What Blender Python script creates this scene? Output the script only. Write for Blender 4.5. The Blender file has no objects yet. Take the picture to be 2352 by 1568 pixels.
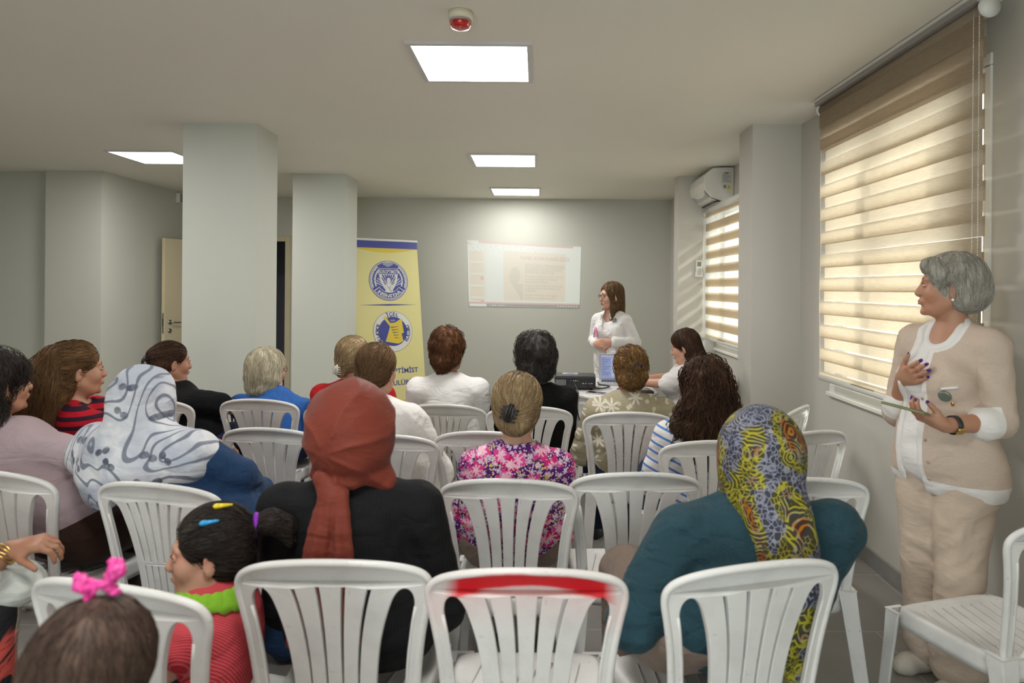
import bpy, math, random
import numpy as np
from mathutils import Matrix, Vector
PI = math.pi
random.seed(7); np.random.seed(7)
SC = bpy.context.scene
COL = SC.collection

# ------------------------------------------------------------------ camera, world, lights, exposure
F, VX, VY, ROLL, CH = 1568.0, 1235.0, 660.0, 0.008, 1.5
cd = bpy.data.cameras.new('camera'); cam = bpy.data.objects.new('camera', cd); COL.objects.link(cam)
cd.sensor_width = 36; cd.lens = 36 * F / 2352
cd.shift_x = (1176 - VX) / 2352; cd.shift_y = -(784 - VY) / 2352
cam.location = (0, 0, CH)
cam.rotation_euler = (Matrix.Rotation(PI / 2, 3, 'X') @ Matrix.Rotation(ROLL, 3, 'Z')).to_euler()
cd.clip_start = 0.05
cd.dof.use_dof = True; cd.dof.focus_distance = 4.2; cd.dof.aperture_fstop = 3.2
SC.camera = cam
SC.view_settings.view_transform = 'Standard'; SC.view_settings.look = 'None'
SC.view_settings.exposure = 0.46; SC.view_settings.gamma = 1.0; SC.view_settings.use_curve_mapping = False
SC.cycles.max_bounces = 7; SC.cycles.diffuse_bounces = 4; SC.cycles.glossy_bounces = 3
SC.cycles.transmission_bounces = 4; SC.cycles.transparent_max_bounces = 12
SC.cycles.caustics_reflective = False; SC.cycles.caustics_refractive = False
SC.cycles.sample_clamp_indirect = 6.0
w = bpy.data.worlds.new('world'); SC.world = w; w.use_nodes = True
w.node_tree.nodes['Background'].inputs[0].default_value = (0.97, 0.98, 1.0, 1)
w.node_tree.nodes['Background'].inputs[1].default_value = 4.2
sl = bpy.data.lights.new('sun', 'SUN'); sl.energy = 4.0; sl.color = (1.0, 0.95, 0.88); sl.angle = 0.10
sun = bpy.data.objects.new('sun', sl); COL.objects.link(sun)
sun.rotation_euler = Vector((-0.74, 0.42, -0.53)).to_track_quat('-Z', 'Y').to_euler()
PANEL_E = 5.0; PANEL_W = 18.0


def P(px, py, d):
    u, v = px - VX, py - VY
    c, s = math.cos(ROLL), math.sin(ROLL)
    return Vector(((u * c + v * s) * d / F, d, CH - (-u * s + v * c) * d / F))


# ------------------------------------------------------------------ tags
def tag(o, label=None, cat=None, group=None, kind=None):
    if label: o['label'] = label
    if cat: o['category'] = cat
    if group: o['group'] = group
    if kind: o['kind'] = kind
    return o


def empty(name, loc=(0, 0, 0), rz=0, label=None, cat=None, group=None):
    o = bpy.data.objects.new(name, None); COL.objects.link(o)
    o.empty_display_size = 0.1
    o.location = loc; o.rotation_euler = (0, 0, rz)
    return tag(o, label, cat, group)


def copy_tree(o, parent=None):
    c = o.copy(); COL.objects.link(c)
    if parent: c.parent = parent
    for ch in list(o.children): copy_tree(ch, c)
    return c


# ------------------------------------------------------------------ materials
class NT:
    def __init__(s, name):
        s.m = bpy.data.materials.new(name); s.m.use_nodes = True; s.t = s.m.node_tree
        s.t.nodes.clear()
        s.out = s.t.nodes.new('ShaderNodeOutputMaterial')

    def n(s, typ, props=None, **ins):
        nd = s.t.nodes.new('ShaderNode' + typ)
        for k, v in (props or {}).items(): setattr(nd, k, v)
        for k, v in ins.items():
            key = int(k[1:]) if k[0] == '_' and k[1:].isdigit() else k.replace('_', ' ')
            s.set(nd, key, v)
        return nd

    def set(s, nd, key, v):
        inp = nd.inputs[key]
        if isinstance(v, bpy.types.NodeSocket): s.t.links.new(v, inp)
        elif isinstance(v, bpy.types.Node): s.t.links.new(v.outputs[0], inp)
        else:
            if isinstance(v, (tuple, list)) and len(v) == 3 and inp.type == 'RGBA': v = (*v, 1)
            inp.default_value = v

    def math(s, op, a, b=0.0, c=0.0):
        nd = s.t.nodes.new('ShaderNodeMath'); nd.operation = op
        s.set(nd, 0, a); s.set(nd, 1, b); s.set(nd, 2, c)
        return nd.outputs[0]

    def mix(s, f, a, b, typ='MIX'):
        nd = s.t.nodes.new('ShaderNodeMix'); nd.data_type = 'RGBA'; nd.blend_type = typ
        s.set(nd, 0, f); s.set(nd, 6, a); s.set(nd, 7, b)
        return nd.outputs[2]

    def ramp(s, f, stops, interp='LINEAR'):
        nd = s.t.nodes.new('ShaderNodeValToRGB'); s.set(nd, 0, f)
        cr = nd.color_ramp; cr.interpolation = interp
        while len(cr.elements) < len(stops): cr.elements.new(0.5)
        for e, (p, c) in zip(cr.elements, stops):
            e.position = p; e.color = (*c, 1) if isinstance(c, (tuple, list)) else (c, c, c, 1)
        return nd.outputs[0]

    def coord(s, which='Object', scale=(1, 1, 1), rot=(0, 0, 0), loc=(0, 0, 0)):
        tc = s.t.nodes.new('ShaderNodeTexCoord')
        mp = s.n('Mapping', Vector=tc.outputs[which], Scale=scale, Rotation=rot, Location=loc)
        return mp.outputs[0]

    def noise(s, vec, scale, detail=3.0, rough=0.5, dist=0.0):
        return s.n('TexNoise', Vector=vec, Scale=scale, Detail=detail, Roughness=rough, Distortion=dist).outputs[0]

    def bump(s, h, strength=0.3, dist=0.01, normal=None):
        b = s.n('Bump', Strength=strength, Distance=dist, Height=h)
        if normal is not None: s.set(b, 'Normal', normal)
        return b.outputs[0]

    def principled(s, color, rough=0.5, normal=None, **kw):
        b = s.n('BsdfPrincipled', Base_Color=color, Roughness=rough)
        if normal is not None: s.set(b, 'Normal', normal)
        for k, v in kw.items(): s.set(b, k.replace('_', ' '), v)
        s.t.links.new(b.outputs[0], s.out.inputs[0])
        return b


MC = {}


def lin(r, g, b):
    f = lambda c: (c / 255 / 12.92) if c / 255 <= 0.04045 else ((c / 255 + 0.055) / 1.055) ** 2.4
    return (f(r), f(g), f(b))


def plain(name, col, rough=0.5, metal=0.0, nscale=0, nstr=0.2, var=0.0, **kw):
    if name in MC: return MC[name]
    t = NT(name); c = col; nrm = None
    v = t.coord()
    if var:
        c = t.mix(t.ramp(t.noise(v, 6, 4), [(0.3, 0.0), (0.7, 1.0)]), tuple(x * (1 - var) for x in col), tuple(min(1, x * (1 + var)) for x in col))
    if nscale: nrm = t.bump(t.noise(v, nscale, 3), nstr, 0.003)
    t.principled(c, rough, nrm, Metallic=metal, **kw)
    MC[name] = t.m
    return t.m


def cloth(name, col, weave=500, folds=0.5, rough=0.85, var=0.12, sheen=0.1, foldscale=9):
    """woven cloth: colour heather, thread bump and soft folds"""
    if name in MC: return MC[name]
    t = NT(name); v = t.coord()
    heather = t.noise(v, 130, 3, 0.7)
    c = t.mix(heather, tuple(x * (1 - var) for x in col), tuple(min(1, x * (1 + var)) for x in col)) if not isinstance(col, bpy.types.NodeSocket) else col
    b1 = t.bump(t.noise(v, weave, 2), 0.25, 0.002)
    b2 = t.bump(t.noise(t.coord(scale=(1, 1, 1.9)), foldscale, 3, 0.5, 0.6), folds, 0.03, b1)
    t.principled(c, rough, b2, Sheen_Weight=sheen * .5, Specular_IOR_Level=.2)
    MC[name] = t.m
    return t.m


# ------------------------------------------------------------------ mesh builder
class MB:
    def __init__(s): s.v = []; s.f = []; s.mi = []; s.sm = []; s.n = 0

    def add(s, vs, fs, mi=0, smooth=True, M=None):
        vs = [Vector(v) for v in vs]
        if M is not None: vs = [M @ v for v in vs]
        k = len(s.v); s.v += vs
        s.f += [tuple(i + k for i in f) for f in fs]; s.mi += [mi] * len(fs); s.sm += [smooth] * len(fs)
        return s

    def box(s, lo, hi, mi=0, M=None, bevel=0.0):
        x0, y0, z0 = lo; x1, y1, z1 = hi
        if bevel:
            b = bevel
            vs = []
            # chamfered box: 24 vertices
            for sx, X in ((1, x0), (-1, x1)):
                for sy, Y in ((1, y0), (-1, y1)):
                    for sz, Z in ((1, z0), (-1, z1)):
                        vs += [(X, Y + sy * b, Z + sz * b), (X + sx * b, Y, Z + sz * b), (X + sx * b, Y + sy * b, Z)]
            import bmesh
            bm = bmesh.new(); [bm.verts.new(v) for v in vs]
            bmesh.ops.convex_hull(bm, input=bm.verts)
            bmesh.ops.dissolve_limit(bm, angle_limit=0.02, verts=bm.verts, edges=bm.edges)
            bm.verts.index_update()
            s.add([v.co for v in bm.verts], [[v.index for v in f.verts] for f in bm.faces], mi, False, M)
            bm.free(); return s
        vs = [(x0, y0, z0), (x1, y0, z0), (x1, y1, z0), (x0, y1, z0), (x0, y0, z1), (x1, y0, z1), (x1, y1, z1), (x0, y1, z1)]
        fs = [(0, 3, 2, 1), (4, 5, 6, 7), (0, 1, 5, 4), (1, 2, 6, 5), (2, 3, 7, 6), (3, 0, 4, 7)]
        return s.add(vs, fs, mi, False, M)

    def tube(s, pts, r, seg=8, mi=0, cap=True, M=None, closed=False, flat=1.0):
        pts = [Vector(p) for p in pts]; n = len(pts)
        rs = r if isinstance(r, (list, tuple)) else [r] * n
        vs = []; up = None
        for i, p in enumerate(pts):
            if closed: t = (pts[(i + 1) % n] - pts[i - 1])
            else: t = (pts[min(i + 1, n - 1)] - pts[max(i - 1, 0)])
            t = t.normalized() if t.length > 1e-9 else Vector((0, 0, 1))
            if up is None:
                up = Vector((0, 0, 1)) if abs(t.z) < 0.9 else Vector((0, 1, 0))
            a = t.cross(up).normalized() if t.cross(up).length > 1e-6 else t.orthogonal().normalized()
            b = a.cross(t).normalized(); up = b
            for j in range(seg):
                th = 2 * PI * j / seg
                vs.append(p + (a * math.cos(th) + b * math.sin(th) * flat) * rs[i])
        fs = []
        for i in range(n if closed else n - 1):
            for j in range(seg):
                i2 = (i + 1) % n
                fs.append((i * seg + j, i * seg + (j + 1) % seg, i2 * seg + (j + 1) % seg, i2 * seg + j))
        if cap and not closed:
            fs.append(tuple(range(seg))[::-1]); fs.append(tuple((n - 1) * seg + j for j in range(seg)))
        return s.add(vs, fs, mi, True, M)

    def lathe(s, prof, seg=24, mi=0, M=None, sx=1, sy=1):
        vs = []; n = len(prof)
        for r, z in prof:
            for j in range(seg):
                th = 2 * PI * j / seg; vs.append((r * math.cos(th) * sx, r * math.sin(th) * sy, z))
        fs = [(i * seg + j, i * seg + (j + 1) % seg, (i + 1) * seg + (j + 1) % seg, (i + 1) * seg + j) for i in range(n - 1) for j in range(seg)]
        return s.add(vs, fs, mi, True, M)

    def ball(s, c, r, mi=0, seg=16, rings=10, M=None):
        r = (r, r, r) if not isinstance(r, (tuple, list)) else r
        vs = []; fs = []
        for i in range(rings + 1):
            a = PI * i / rings
            for j in range(seg):
                th = 2 * PI * j / seg
                vs.append((c[0] + r[0] * math.sin(a) * math.cos(th), c[1] + r[1] * math.sin(a) * math.sin(th), c[2] + r[2] * math.cos(a)))
        for i in range(rings):
            for j in range(seg):
                fs.append((i * seg + j, (i + 1) * seg + j, (i + 1) * seg + (j + 1) % seg, i * seg + (j + 1) % seg))
        return s.add(vs, fs, mi, True, M)

    def poly(s, pts, mi=0, M=None):
        return s.add(pts, [tuple(range(len(pts)))], mi, False, M)

    def sheet(s, fn, nu, nv, mi=0, M=None):
        vs = [fn(i / nu, j / nv) for j in range(nv + 1) for i in range(nu + 1)]
        fs = [(j * (nu + 1) + i, j * (nu + 1) + i + 1, (j + 1) * (nu + 1) + i + 1, (j + 1) * (nu + 1) + i) for j in range(nv) for i in range(nu)]
        return s.add(vs, fs, mi, True, M)

    def text(s, txt, size, M=None, mi=0, align='CENTER', bold=0.0, sx=1.0, extrude=0.0):
        cu = bpy.data.curves.new('t', 'FONT'); cu.body = txt; cu.size = size; cu.align_x = align; cu.offset = bold; cu.extrude = extrude
        cu.resolution_u = 3
        o = bpy.data.objects.new('t', cu); COL.objects.link(o)
        bpy.context.view_layer.update()
        me = o.evaluated_get(bpy.context.evaluated_depsgraph_get()).to_mesh()
        vs = [Vector((v.co.x * sx, v.co.y, v.co.z)) for v in me.vertices]
        fs = [tuple(p.vertices) for p in me.polygons]
        s.add(vs, fs, mi, False, M)
        bpy.data.objects.remove(o); bpy.data.curves.remove(cu)
        return s

    def build(s, name, mats, parent=None, loc=None, solid=0.0, bevel=0.0, kind=None, label=None):
        me = bpy.data.meshes.new(name); me.from_pydata([tuple(v) for v in s.v], [], s.f)
        for m in (mats if isinstance(mats, (list, tuple)) else [mats]): me.materials.append(m)
        me.polygons.foreach_set('material_index', s.mi); me.polygons.foreach_set('use_smooth', s.sm)
        me.update(); me.validate()
        o = bpy.data.objects.new(name, me); COL.objects.link(o)
        if parent: o.parent = parent
        if loc is not None: o.location = loc
        if solid:
            md = o.modifiers.new('solid', 'SOLIDIFY'); md.thickness = solid; md.offset = 0
        if bevel:
            md = o.modifiers.new('bevel', 'BEVEL'); md.width = bevel; md.segments = 2; md.limit_method = 'ANGLE'
        if kind: o['kind'] = kind
        if label: o['label'] = label
        return o
# ------------------------------------------------------------------ room shell
XW, XL, YB, YF, ZC, XF, YL = 1.83, -4.44, 8.87, -1.6, 2.65, -7.6, 6.94


def wall_mat(name, col):
    t = NT(name); v = t.coord('Generated')
    tc = t.n('TexCoord').outputs['Object']
    n1 = t.noise(tc, 1.3, 4)
    c = t.mix(n1, tuple(x * 0.97 for x in col), tuple(x * 1.02 for x in col))
    b = t.bump(t.noise(tc, 160, 3, 0.6), 0.12, 0.002)
    t.principled(c, 0.62, b)
    return t.m


WALL = wall_mat('painted_wall', (0.56, 0.565, 0.495))
WALL2 = wall_mat('painted_wall_warm', (0.56, 0.54, 0.485))
CEIL = wall_mat('ceiling_paint', (0.87, 0.83, 0.73))
PILLAR = wall_mat('pillar_paint', (0.59, 0.61, 0.545))
t = NT('floor_tile'); tc = t.n('TexCoord').outputs['Object']
br = t.n('TexBrick', {'offset': 0.5, 'squash': 1.0}, Vector=tc, Scale=1.0, Mortar_Size=0.0025, Brick_Width=0.6, Row_Height=0.6)
for k, c in (('Color1', (0.26, 0.245, 0.222)), ('Color2', (0.285, 0.268, 0.245)), ('Mortar', (0.48, 0.465, 0.43))): t.set(br, k, c)
n1 = t.noise(tc, 3.0, 5, 0.6, 0.8)
c = t.mix(t.ramp(n1, [(0.35, 0.0), (0.75, 1.0)]), br.outputs[0], (0.36, 0.34, 0.31)); c = t.mix(0.35, br.outputs[0], c)
sp = t.ramp(t.noise(tc, 38, 2), [(0.74, 0.0), (0.77, 1.0)])
c = t.mix(t.math('MULTIPLY', sp, 0.35), c, (0.5, 0.48, 0.45))
t.principled(c, t.ramp(t.noise(tc, 5, 3), [(0.3, 0.30), (0.7, 0.48)]), t.bump(br.outputs['Fac'], 0.2, 0.002))
FLOOR = t.m
SKIRT = plain('skirting_tile', (0.24, 0.235, 0.215), 0.4, var=0.2)
WHITE_PVC = plain('white_pvc', (0.78, 0.77, 0.72), 0.35)
CREAM = plain('cream_laminate', (0.60, 0.53, 0.36), 0.4)
CREAM_EDGE = plain('cream_edge', (0.70, 0.60, 0.38), 0.4)
METAL = plain('brushed_metal', (0.45, 0.44, 0.42), 0.3, 1.0)
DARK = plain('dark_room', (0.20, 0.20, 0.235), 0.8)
BLACKP = plain('black_plastic', (0.018, 0.018, 0.02), 0.4)
GREYP = plain('grey_plastic', (0.30, 0.30, 0.30), 0.5)


def S(name, mb, m, **k): return mb.build(name, m, kind='structure', **k)


S('floor', MB().box((XF - .2, YF - .2, -.1), (XW + .3, YB + 2.2, 0)), FLOOR)
S('ceiling', MB().box((XF - .2, YF - .2, ZC), (XW + .3, YB + 2.2, ZC + .15)), CEIL)
T = .25
# right wall with two openings
W1 = (2.80, 4.20, .90, 2.42); W2 = (5.55, 6.93, .93, 2.30)
mb = MB()
ys = [YF, W1[0], W1[1], W2[0], W2[1], YB + .2]
for i in range(5):
    a, b = ys[i], ys[i + 1]
    if i in (1, 3):
        q = W1 if i == 1 else W2
        mb.box((XW, a, 0), (XW + T, b, q[2])); mb.box((XW, a, q[3]), (XW + T, b, ZC))
    else: mb.box((XW, a, 0), (XW + T, b, ZC))
S('wall_right', mb, WALL2)
# back wall with the door opening
DX0, DX1, DZ = -4.10, -3.28, 2.07
mb = MB().box((XL - .2, YB, 0), (DX0, YB + .15, ZC)).box((DX0, YB, DZ), (DX1, YB + .15, ZC)).box((DX1, YB, 0), (XW, YB + .15, ZC))
S('wall_back', mb, WALL)
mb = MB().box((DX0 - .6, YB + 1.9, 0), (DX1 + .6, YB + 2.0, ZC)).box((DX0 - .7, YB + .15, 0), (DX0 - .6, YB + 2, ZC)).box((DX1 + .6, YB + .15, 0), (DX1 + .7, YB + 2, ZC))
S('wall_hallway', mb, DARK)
S('wall_left', MB().box((XL - .5, YL, 0), (XL, YB + .15, ZC)).box((-5.01, YL, 0), (XL - .5, YL + .3, ZC)), WALL)
S('wall_left_far', MB().box((XF, YL + .09, 0), (-5.01, YL + .3, ZC)), WALL)
S('wall_left_side', MB().box((XF - .15, YF, 0), (XF, YL + .3, ZC)), WALL)
S('wall_front', MB().box((XF - .15, YF - .15, 0), (-1.7, YF, ZC)).box((-1.7, YF - .15, 2.2), (.9, YF, ZC)).box((.9, YF - .15, 0), (XW + T, YF, ZC)), WALL2)
# unseen glazed opening, added for soft daylight; added slabs block direct sun
S('wall_sun_block', MB().box((1.0, YF - 2.6, 0), (1.15, YF - .15, 3.2)).box((-1.9, YF - 2.6, 2.75), (1.15, YF - .15, 2.85)), WALL2)  # upright and slab added out of view to keep direct sun off the opening
S('pillar_near', MB().box((-2.536, 4.867, 0), (-2.01, 5.254, ZC)), PILLAR)
S('pillar_far', MB().box((-2.52, 7.0, 0), (-1.98, 7.46, ZC)), PILLAR)
S('pillar_window', MB().box((1.49, 4.757, 0), (XW, 5.07, ZC)), WALL2)
S('pillar_corner', MB().box((1.427, 6.973, 0), (XW, 7.17, ZC)).box((1.72, 7.17, 0), (XW, YB, ZC)), WALL2)
# skirting
for nm, lo, hi in (('baseboard_right', (XW - .012, YF, 0), (XW, 4.757, .09)), ('baseboard_pillar', (1.478, 4.745, 0), (XW - .012, 4.757, .09)),
                   ('baseboard_back', (DX1 + .08, YB - .012, 0), (1.72, YB, .09)), ('baseboard_left', (XL, YL, 0), (XL + .012, YB, .09))):
    S(nm, MB().box(lo, hi, bevel=.003), SKIRT)
# door
fr = MB()
for x0, x1 in ((DX0 - .07, DX0), (DX1, DX1 + .07)): fr.box((x0, YB - .02, 0), (x1, YB + .17, DZ + .07), bevel=.005)
fr.box((DX0, YB - .02, DZ), (DX1, YB + .17, DZ + .07), bevel=.005)
S('trim_1', fr, CREAM)
d = empty('door_1', (-4.10, 8.80, 0), math.atan2(7.93 - 8.80, -4.35 + 4.10)); d['kind'] = 'structure'
MB().box((0, -.02, .01), (.90, .02, 2.04), bevel=.003).build('door_leaf', CREAM, d)
MB().box((.9005, -.021, .01), (.905, .021, 2.04)).box((.905, -.012, .93), (.907, .012, 1.17), 1).box((.907, -.005, 1.02), (.909, .005, 1.10), 2).build('edge_strip', [CREAM_EDGE, METAL, BLACKP], d)
h = MB()
h.lathe([(0, .008), (.026, .008), (.027, 0), (.0, 0)], 20, M=Matrix.Translation((.83, .02, 1.06)) @ Matrix.Rotation(-PI / 2, 4, 'X'))
h.tube([(.83, .02, 1.06), (.83, .062, 1.06), (.80, .068, 1.058), (.71, .066, 1.05)], [.009, .009, .009, .007], 8)
h.build('door_handle', METAL, d)
h = MB(); h.lathe([(0, .008), (.026, .008), (.027, 0), (.0, 0)], 20, M=Matrix.Translation((.83, .02, .96)) @ Matrix.Rotation(-PI / 2, 4, 'X'))
h.box((.825, .028, .95), (.835, .05, .97)).build('lock_cylinder', METAL, d)
tag(MB().box((XL, 8.35, 2.50), (XL + .05, 8.43, 2.62), bevel=.006).box((XL + .05, 8.36, 2.51), (XL + .055, 8.42, 2.61), 1).build('junction_box', [WHITE_PVC, GREYP]),
    'small white junction box high on the left wall above the open door', 'junction box')

# windows
t = NT('window_glass')
g = t.n('BsdfGlossy', Roughness=0.02); tr = t.n('BsdfTransparent', Color=(0.93, 0.97, 0.96, 1)); fz = t.n('Fresnel', IOR=1.45)
ms = t.n('MixShader', _0=t.math('MULTIPLY', fz.outputs[0], 0.6), _1=tr.outputs[0], _2=g.outputs[0]); t.t.links.new(ms.outputs[0], t.out.inputs[0])
GLASS = t.m


def window(n, q, mull):
    y0, y1, z0, z1 = q
    e = empty('window_%d' % n, (XW, y0, z0)); e['kind'] = 'structure'
    f = MB(); X = .05
    a, b, c, dd = 0, y1 - y0, 0, z1 - z0
    for lo, hi in (((X, a, c), (X + .07, a + .06, dd)), ((X, b - .06, c), (X + .07, b, dd)), ((X, a, c), (X + .07, b, c + .07)), ((X, a, dd - .06), (X + .07, b, dd))): f.box(lo, hi, bevel=.004)
    for m in mull: f.box((X, m - .035, .05), (X + .07, m + .035, dd - .05), bevel=.004)
    f.box((X + .01, .05, dd * .62), (X + .06, b - .05, dd * .62 + .045))
    f.build('window_frame', WHITE_PVC, e)
    s = MB(); s.box((-.012, a - .045, c - .035), (.05, b + .045, c + .02), bevel=.004)
    s.box((-.008, a - .045, dd - .01), (.05, b + .045, dd + .045), bevel=.003).box((-.008, a - .045, c), (.05, a, dd), bevel=.003).box((-.008, b, c), (.05, b + .045, dd), bevel=.003)
    s.box((-.03, a - .06, c - .055), (.05, b + .06, c - .03), bevel=.004)
    s.build('window_trim', WHITE_PVC, e)
    MB().box((X + .03, .05, .05), (X + .034, b - .05, dd - .05)).build('window_pane', GLASS, e)
    h = MB(); h.box((X - .012, mull[0] - .015, dd * .45), (X, mull[0] + .015, dd * .45 + .07), bevel=.003)
    h.tube([(X - .02, mull[0], dd * .45 + .035), (X - .045, mull[0], dd * .45 + .035), (X - .047, mull[0], dd * .45 - .07)], .008, 8)
    h.build('window_handle', WHITE_PVC, e)
    return e


window(1, W1, [.72]); window(2, W2, [.70])
e = empty('door_added', (-1.7, YF - .15, 0)); e['kind'] = 'structure'  # added unseen door that lets daylight reach the chair backs
f = MB()
for x in (0, 1.26, 2.52): f.box((x, .02, 0), (x + .08, .10, 2.2))
for z in (0, 2.12): f.box((.08, .02, z), (2.52, .10, z + .08))
f.build('added_door_frame', WHITE_PVC, e); MB().box((.08, .055, .08), (2.52, .06, 2.12)).build('added_door_pane', GLASS, e)


# zebra roller blinds
def fabric(name, sheer):
    t = NT(name); v = t.coord('Object')
    vs = t.coord('Object', scale=(1, 1, 22))
    n = t.noise(vs, 18, 4, 0.7); n2 = t.noise(t.coord('Object', scale=(1, 9, 60)), 30, 3, 0.7)
    if sheer:
        c = (0.9, 0.88, 0.84, 1)
        tl = t.n('BsdfTranslucent', Color=c); df = t.n('BsdfDiffuse', Color=c); tp = t.n('BsdfTransparent', Color=(1, .98, .95, 1))
        m1 = t.n('MixShader', _0=0.35, _1=tl.outputs[0], _2=df.outputs[0])
        m2 = t.n('MixShader', _0=0.74, _1=m1.outputs[0], _2=tp.outputs[0])
    else:
        nn = t.math('ADD', t.math('MULTIPLY', n, .5), t.math('MULTIPLY', n2, .5))
        c = t.ramp(nn, [(0.35, (0.42, 0.335, 0.235)), (0.65, (0.64, 0.54, 0.405))])
        b = t.bump(n2, .3, .002)
        tl = t.n('BsdfTranslucent', Color=c, Normal=b); df = t.n('BsdfDiffuse', Color=c, Normal=b); tp = t.n('BsdfTransparent')
        m1 = t.n('MixShader', _0=0.45, _1=tl.outputs[0], _2=df.outputs[0])
        m2 = t.n('MixShader', _0=0.0, _1=m1.outputs[0], _2=tp.outputs[0])
    t.t.links.new(m2.outputs[0], t.out.inputs[0])
    return t.m


BAND, SHEER = fabric('blind_band', False), fabric('blind_sheer', True)
GREYRAIL = plain('grey_rail', (0.33, 0.31, 0.29), 0.4)


def blind(y0, y1, z0, z1, closed, label, drop):
    """two layers of alternating solid and sheer bands hanging from a cassette"""
    X = 1.71
    e = empty('roller_blind', (X, y0, z0), 0, label, 'blind')
    L, Hh = y1 - y0, z1 - z0
    pitch, band = .139, .079
    m = MB()
    for layer in (0, 1):
        x = .0 if layer == 0 else .022
        off = 0 if (layer == 0 or not closed) else .083
        z = -.02 + off - pitch
        ins = .0 if layer == 0 else .018
        while z < Hh - .06:
            for k, (a, b) in enumerate(((z, z + band), (z + band, z + pitch))):
                a2, b2 = max(a, .03), min(b, Hh - .05)
                if b2 > a2:
                    m.sheet(lambda u, v, a2=a2, b2=b2: (x + .0025 * math.sin(u * 7 + a2 * 9), ins + u * (L - 2 * ins), a2 + (b2 - a2) * v), 12, 1, k)
            z += pitch
    if closed:  # the upper turns of cloth lie double
        m.sheet(lambda u, v: (-.004, u * L, Hh - .30 + v * .26), 8, 1, 0)
        m.sheet(lambda u, v: (-.010, u * L, Hh - .17 + v * .13), 8, 1, 0)
    m.build('blind_fabric', [BAND, SHEER], e)
    r = MB()
    if closed:
        r.box((-.035, -.01, Hh - .035), (.055, L + .01, Hh - .002), 1).box((-.045, -.01, Hh - .012), (-.035, L + .01, Hh - .002), 0)
        r.tube([(.012, .0, Hh - .06), (.012, L, Hh - .06)], .030, 16, 2)
    else:
        r.tube([(.012, -.0, Hh - .03), (.012, L, Hh - .03)], .036, 16, 0)
    r.build('headrail', [WHITE_PVC, GREYRAIL, BAND], e)
    for yy in (-.012, L + .002):
        b = MB(); b.lathe([(0, -.006), (.040, -.006), (.042, .006), (0, .008)], 20, M=Matrix.Translation((.012, yy, Hh - .055)) @ Matrix.Rotation(PI / 2, 4, 'X'))
        b.build('bracket', WHITE_PVC, e)
    MB().tube([(.008, 0, .018), (.008, L, .018)], .013, 10, flat=1.5).box((-.002, 0, .03), (.026, L, .037)).build('bottom_rail', WHITE_PVC, e)
    c = MB(); yc = .03 if closed else L + .012
    for dx in (-.04, .03):
        yy = yc + (.0 if dx < 0 else -.035)
        n = 150
        for i in range(n):
            z = Hh - .08 - i * (drop / n)
            c.ball((-.02, yy, z), .0024, seg=5, rings=3)
        c.tube([(-.02, yy, Hh - .06), (-.02, yy, Hh - .08 - drop)], .0008, 4)
    c.tube([(-.02, yc, Hh - .08 - drop), (-.02, yc - .017, Hh - .1 - drop), (-.02, yc - .035, Hh - .08 - drop)], .0015, 5)
    c.build('pull_chain', WHITE_PVC, e)
    return e


blind(2.63, 4.14, .955, 2.645, True, 'large closed beige zebra blind covering the near window behind the standing woman', 1.35)
blind(5.30, 6.955, .985, 2.315, False, 'beige and sheer striped zebra blind under the air conditioner', 1.15)

# ceiling panels
t = NT('panel_light'); em = t.n('Emission', Color=(1.0, 0.985, 0.97, 1), Strength=PANEL_E); t.t.links.new(em.outputs[0], t.out.inputs[0]); PANEL = t.m
PFRAME = plain('panel_frame', (0.62, 0.61, 0.60), 0.4)


def panel(x, y, label, k=1.0):
    e = empty('ceiling_light', (x, y, ZC), 0, label, 'ceiling light', 'square ceiling light panels')
    f = MB(); o, i = .30, .275
    for lo, hi in (((-o, -o, -.014), (o, -i, 0)), ((-o, i, -.014), (o, o, 0)), ((-o, -i, -.014), (-i, i, 0)), ((i, -i, -.014), (o, i, 0))): f.box(lo, hi)
    f.build('frame', PFRAME, e)
    MB().box((-i, -i, -.010), (i, i, -.002)).build('diffuser', PANEL, e)
    al = bpy.data.lights.new('panel_lamp', 'AREA'); al.shape = 'SQUARE'; al.size = .545; al.energy = PANEL_W * k; al.color = (1.0, .985, .96); al.spread = math.radians(180)
    ao = bpy.data.objects.new('panel_lamp', al); COL.objects.link(ao); ao.parent = e; ao.location = (0, 0, -.012)


panel(-.335, 3.50, 'square ceiling light below the smoke alarm, largest and nearest')
panel(-.31, 6.165, 'square ceiling light, middle one of the row of three')
panel(-.27, 8.17, 'square ceiling light nearest the back wall', .58)
panel(-3.43, 6.15, 'square ceiling light partly hidden by the near pillar')
panel(-.335, .75, 'square ceiling light overhead, out of the picture')
panel(-3.43, 3.5, 'square ceiling light over the left aisle, out of the picture')

panel(-3.43, .75, 'added square ceiling light over the left aisle, unseen behind the camera')  # added on the assumed ceiling grid to raise the room light
RED_GLOSS = plain('red_dome', (0.55, 0.02, 0.015), 0.15, Transmission_Weight=0.2)
e = empty('smoke_alarm', P(1058, 32, 1.15 * F / 630), 0, 'round cream smoke alarm with red domed cover on ceiling', 'smoke alarm'); e.location.z = ZC
MB().lathe([(0, -.001), (.052, -.001), (.052, -.028), (.046, -.034), (0, -.034)], 32).build('base', plain('cream_plastic', (0.72, 0.66, 0.50), 0.4), e)
MB().lathe([(.045, -.033), (.045, -.052), (.036, -.066), (.018, -.072), (0, -.073)], 32).build('red_cover', RED_GLOSS, e)
MB().lathe([(.046, -.034), (.047, -.036), (.047, -.040), (.0455, -.042)], 32).build('collar_ring', GREYP, e)

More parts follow.
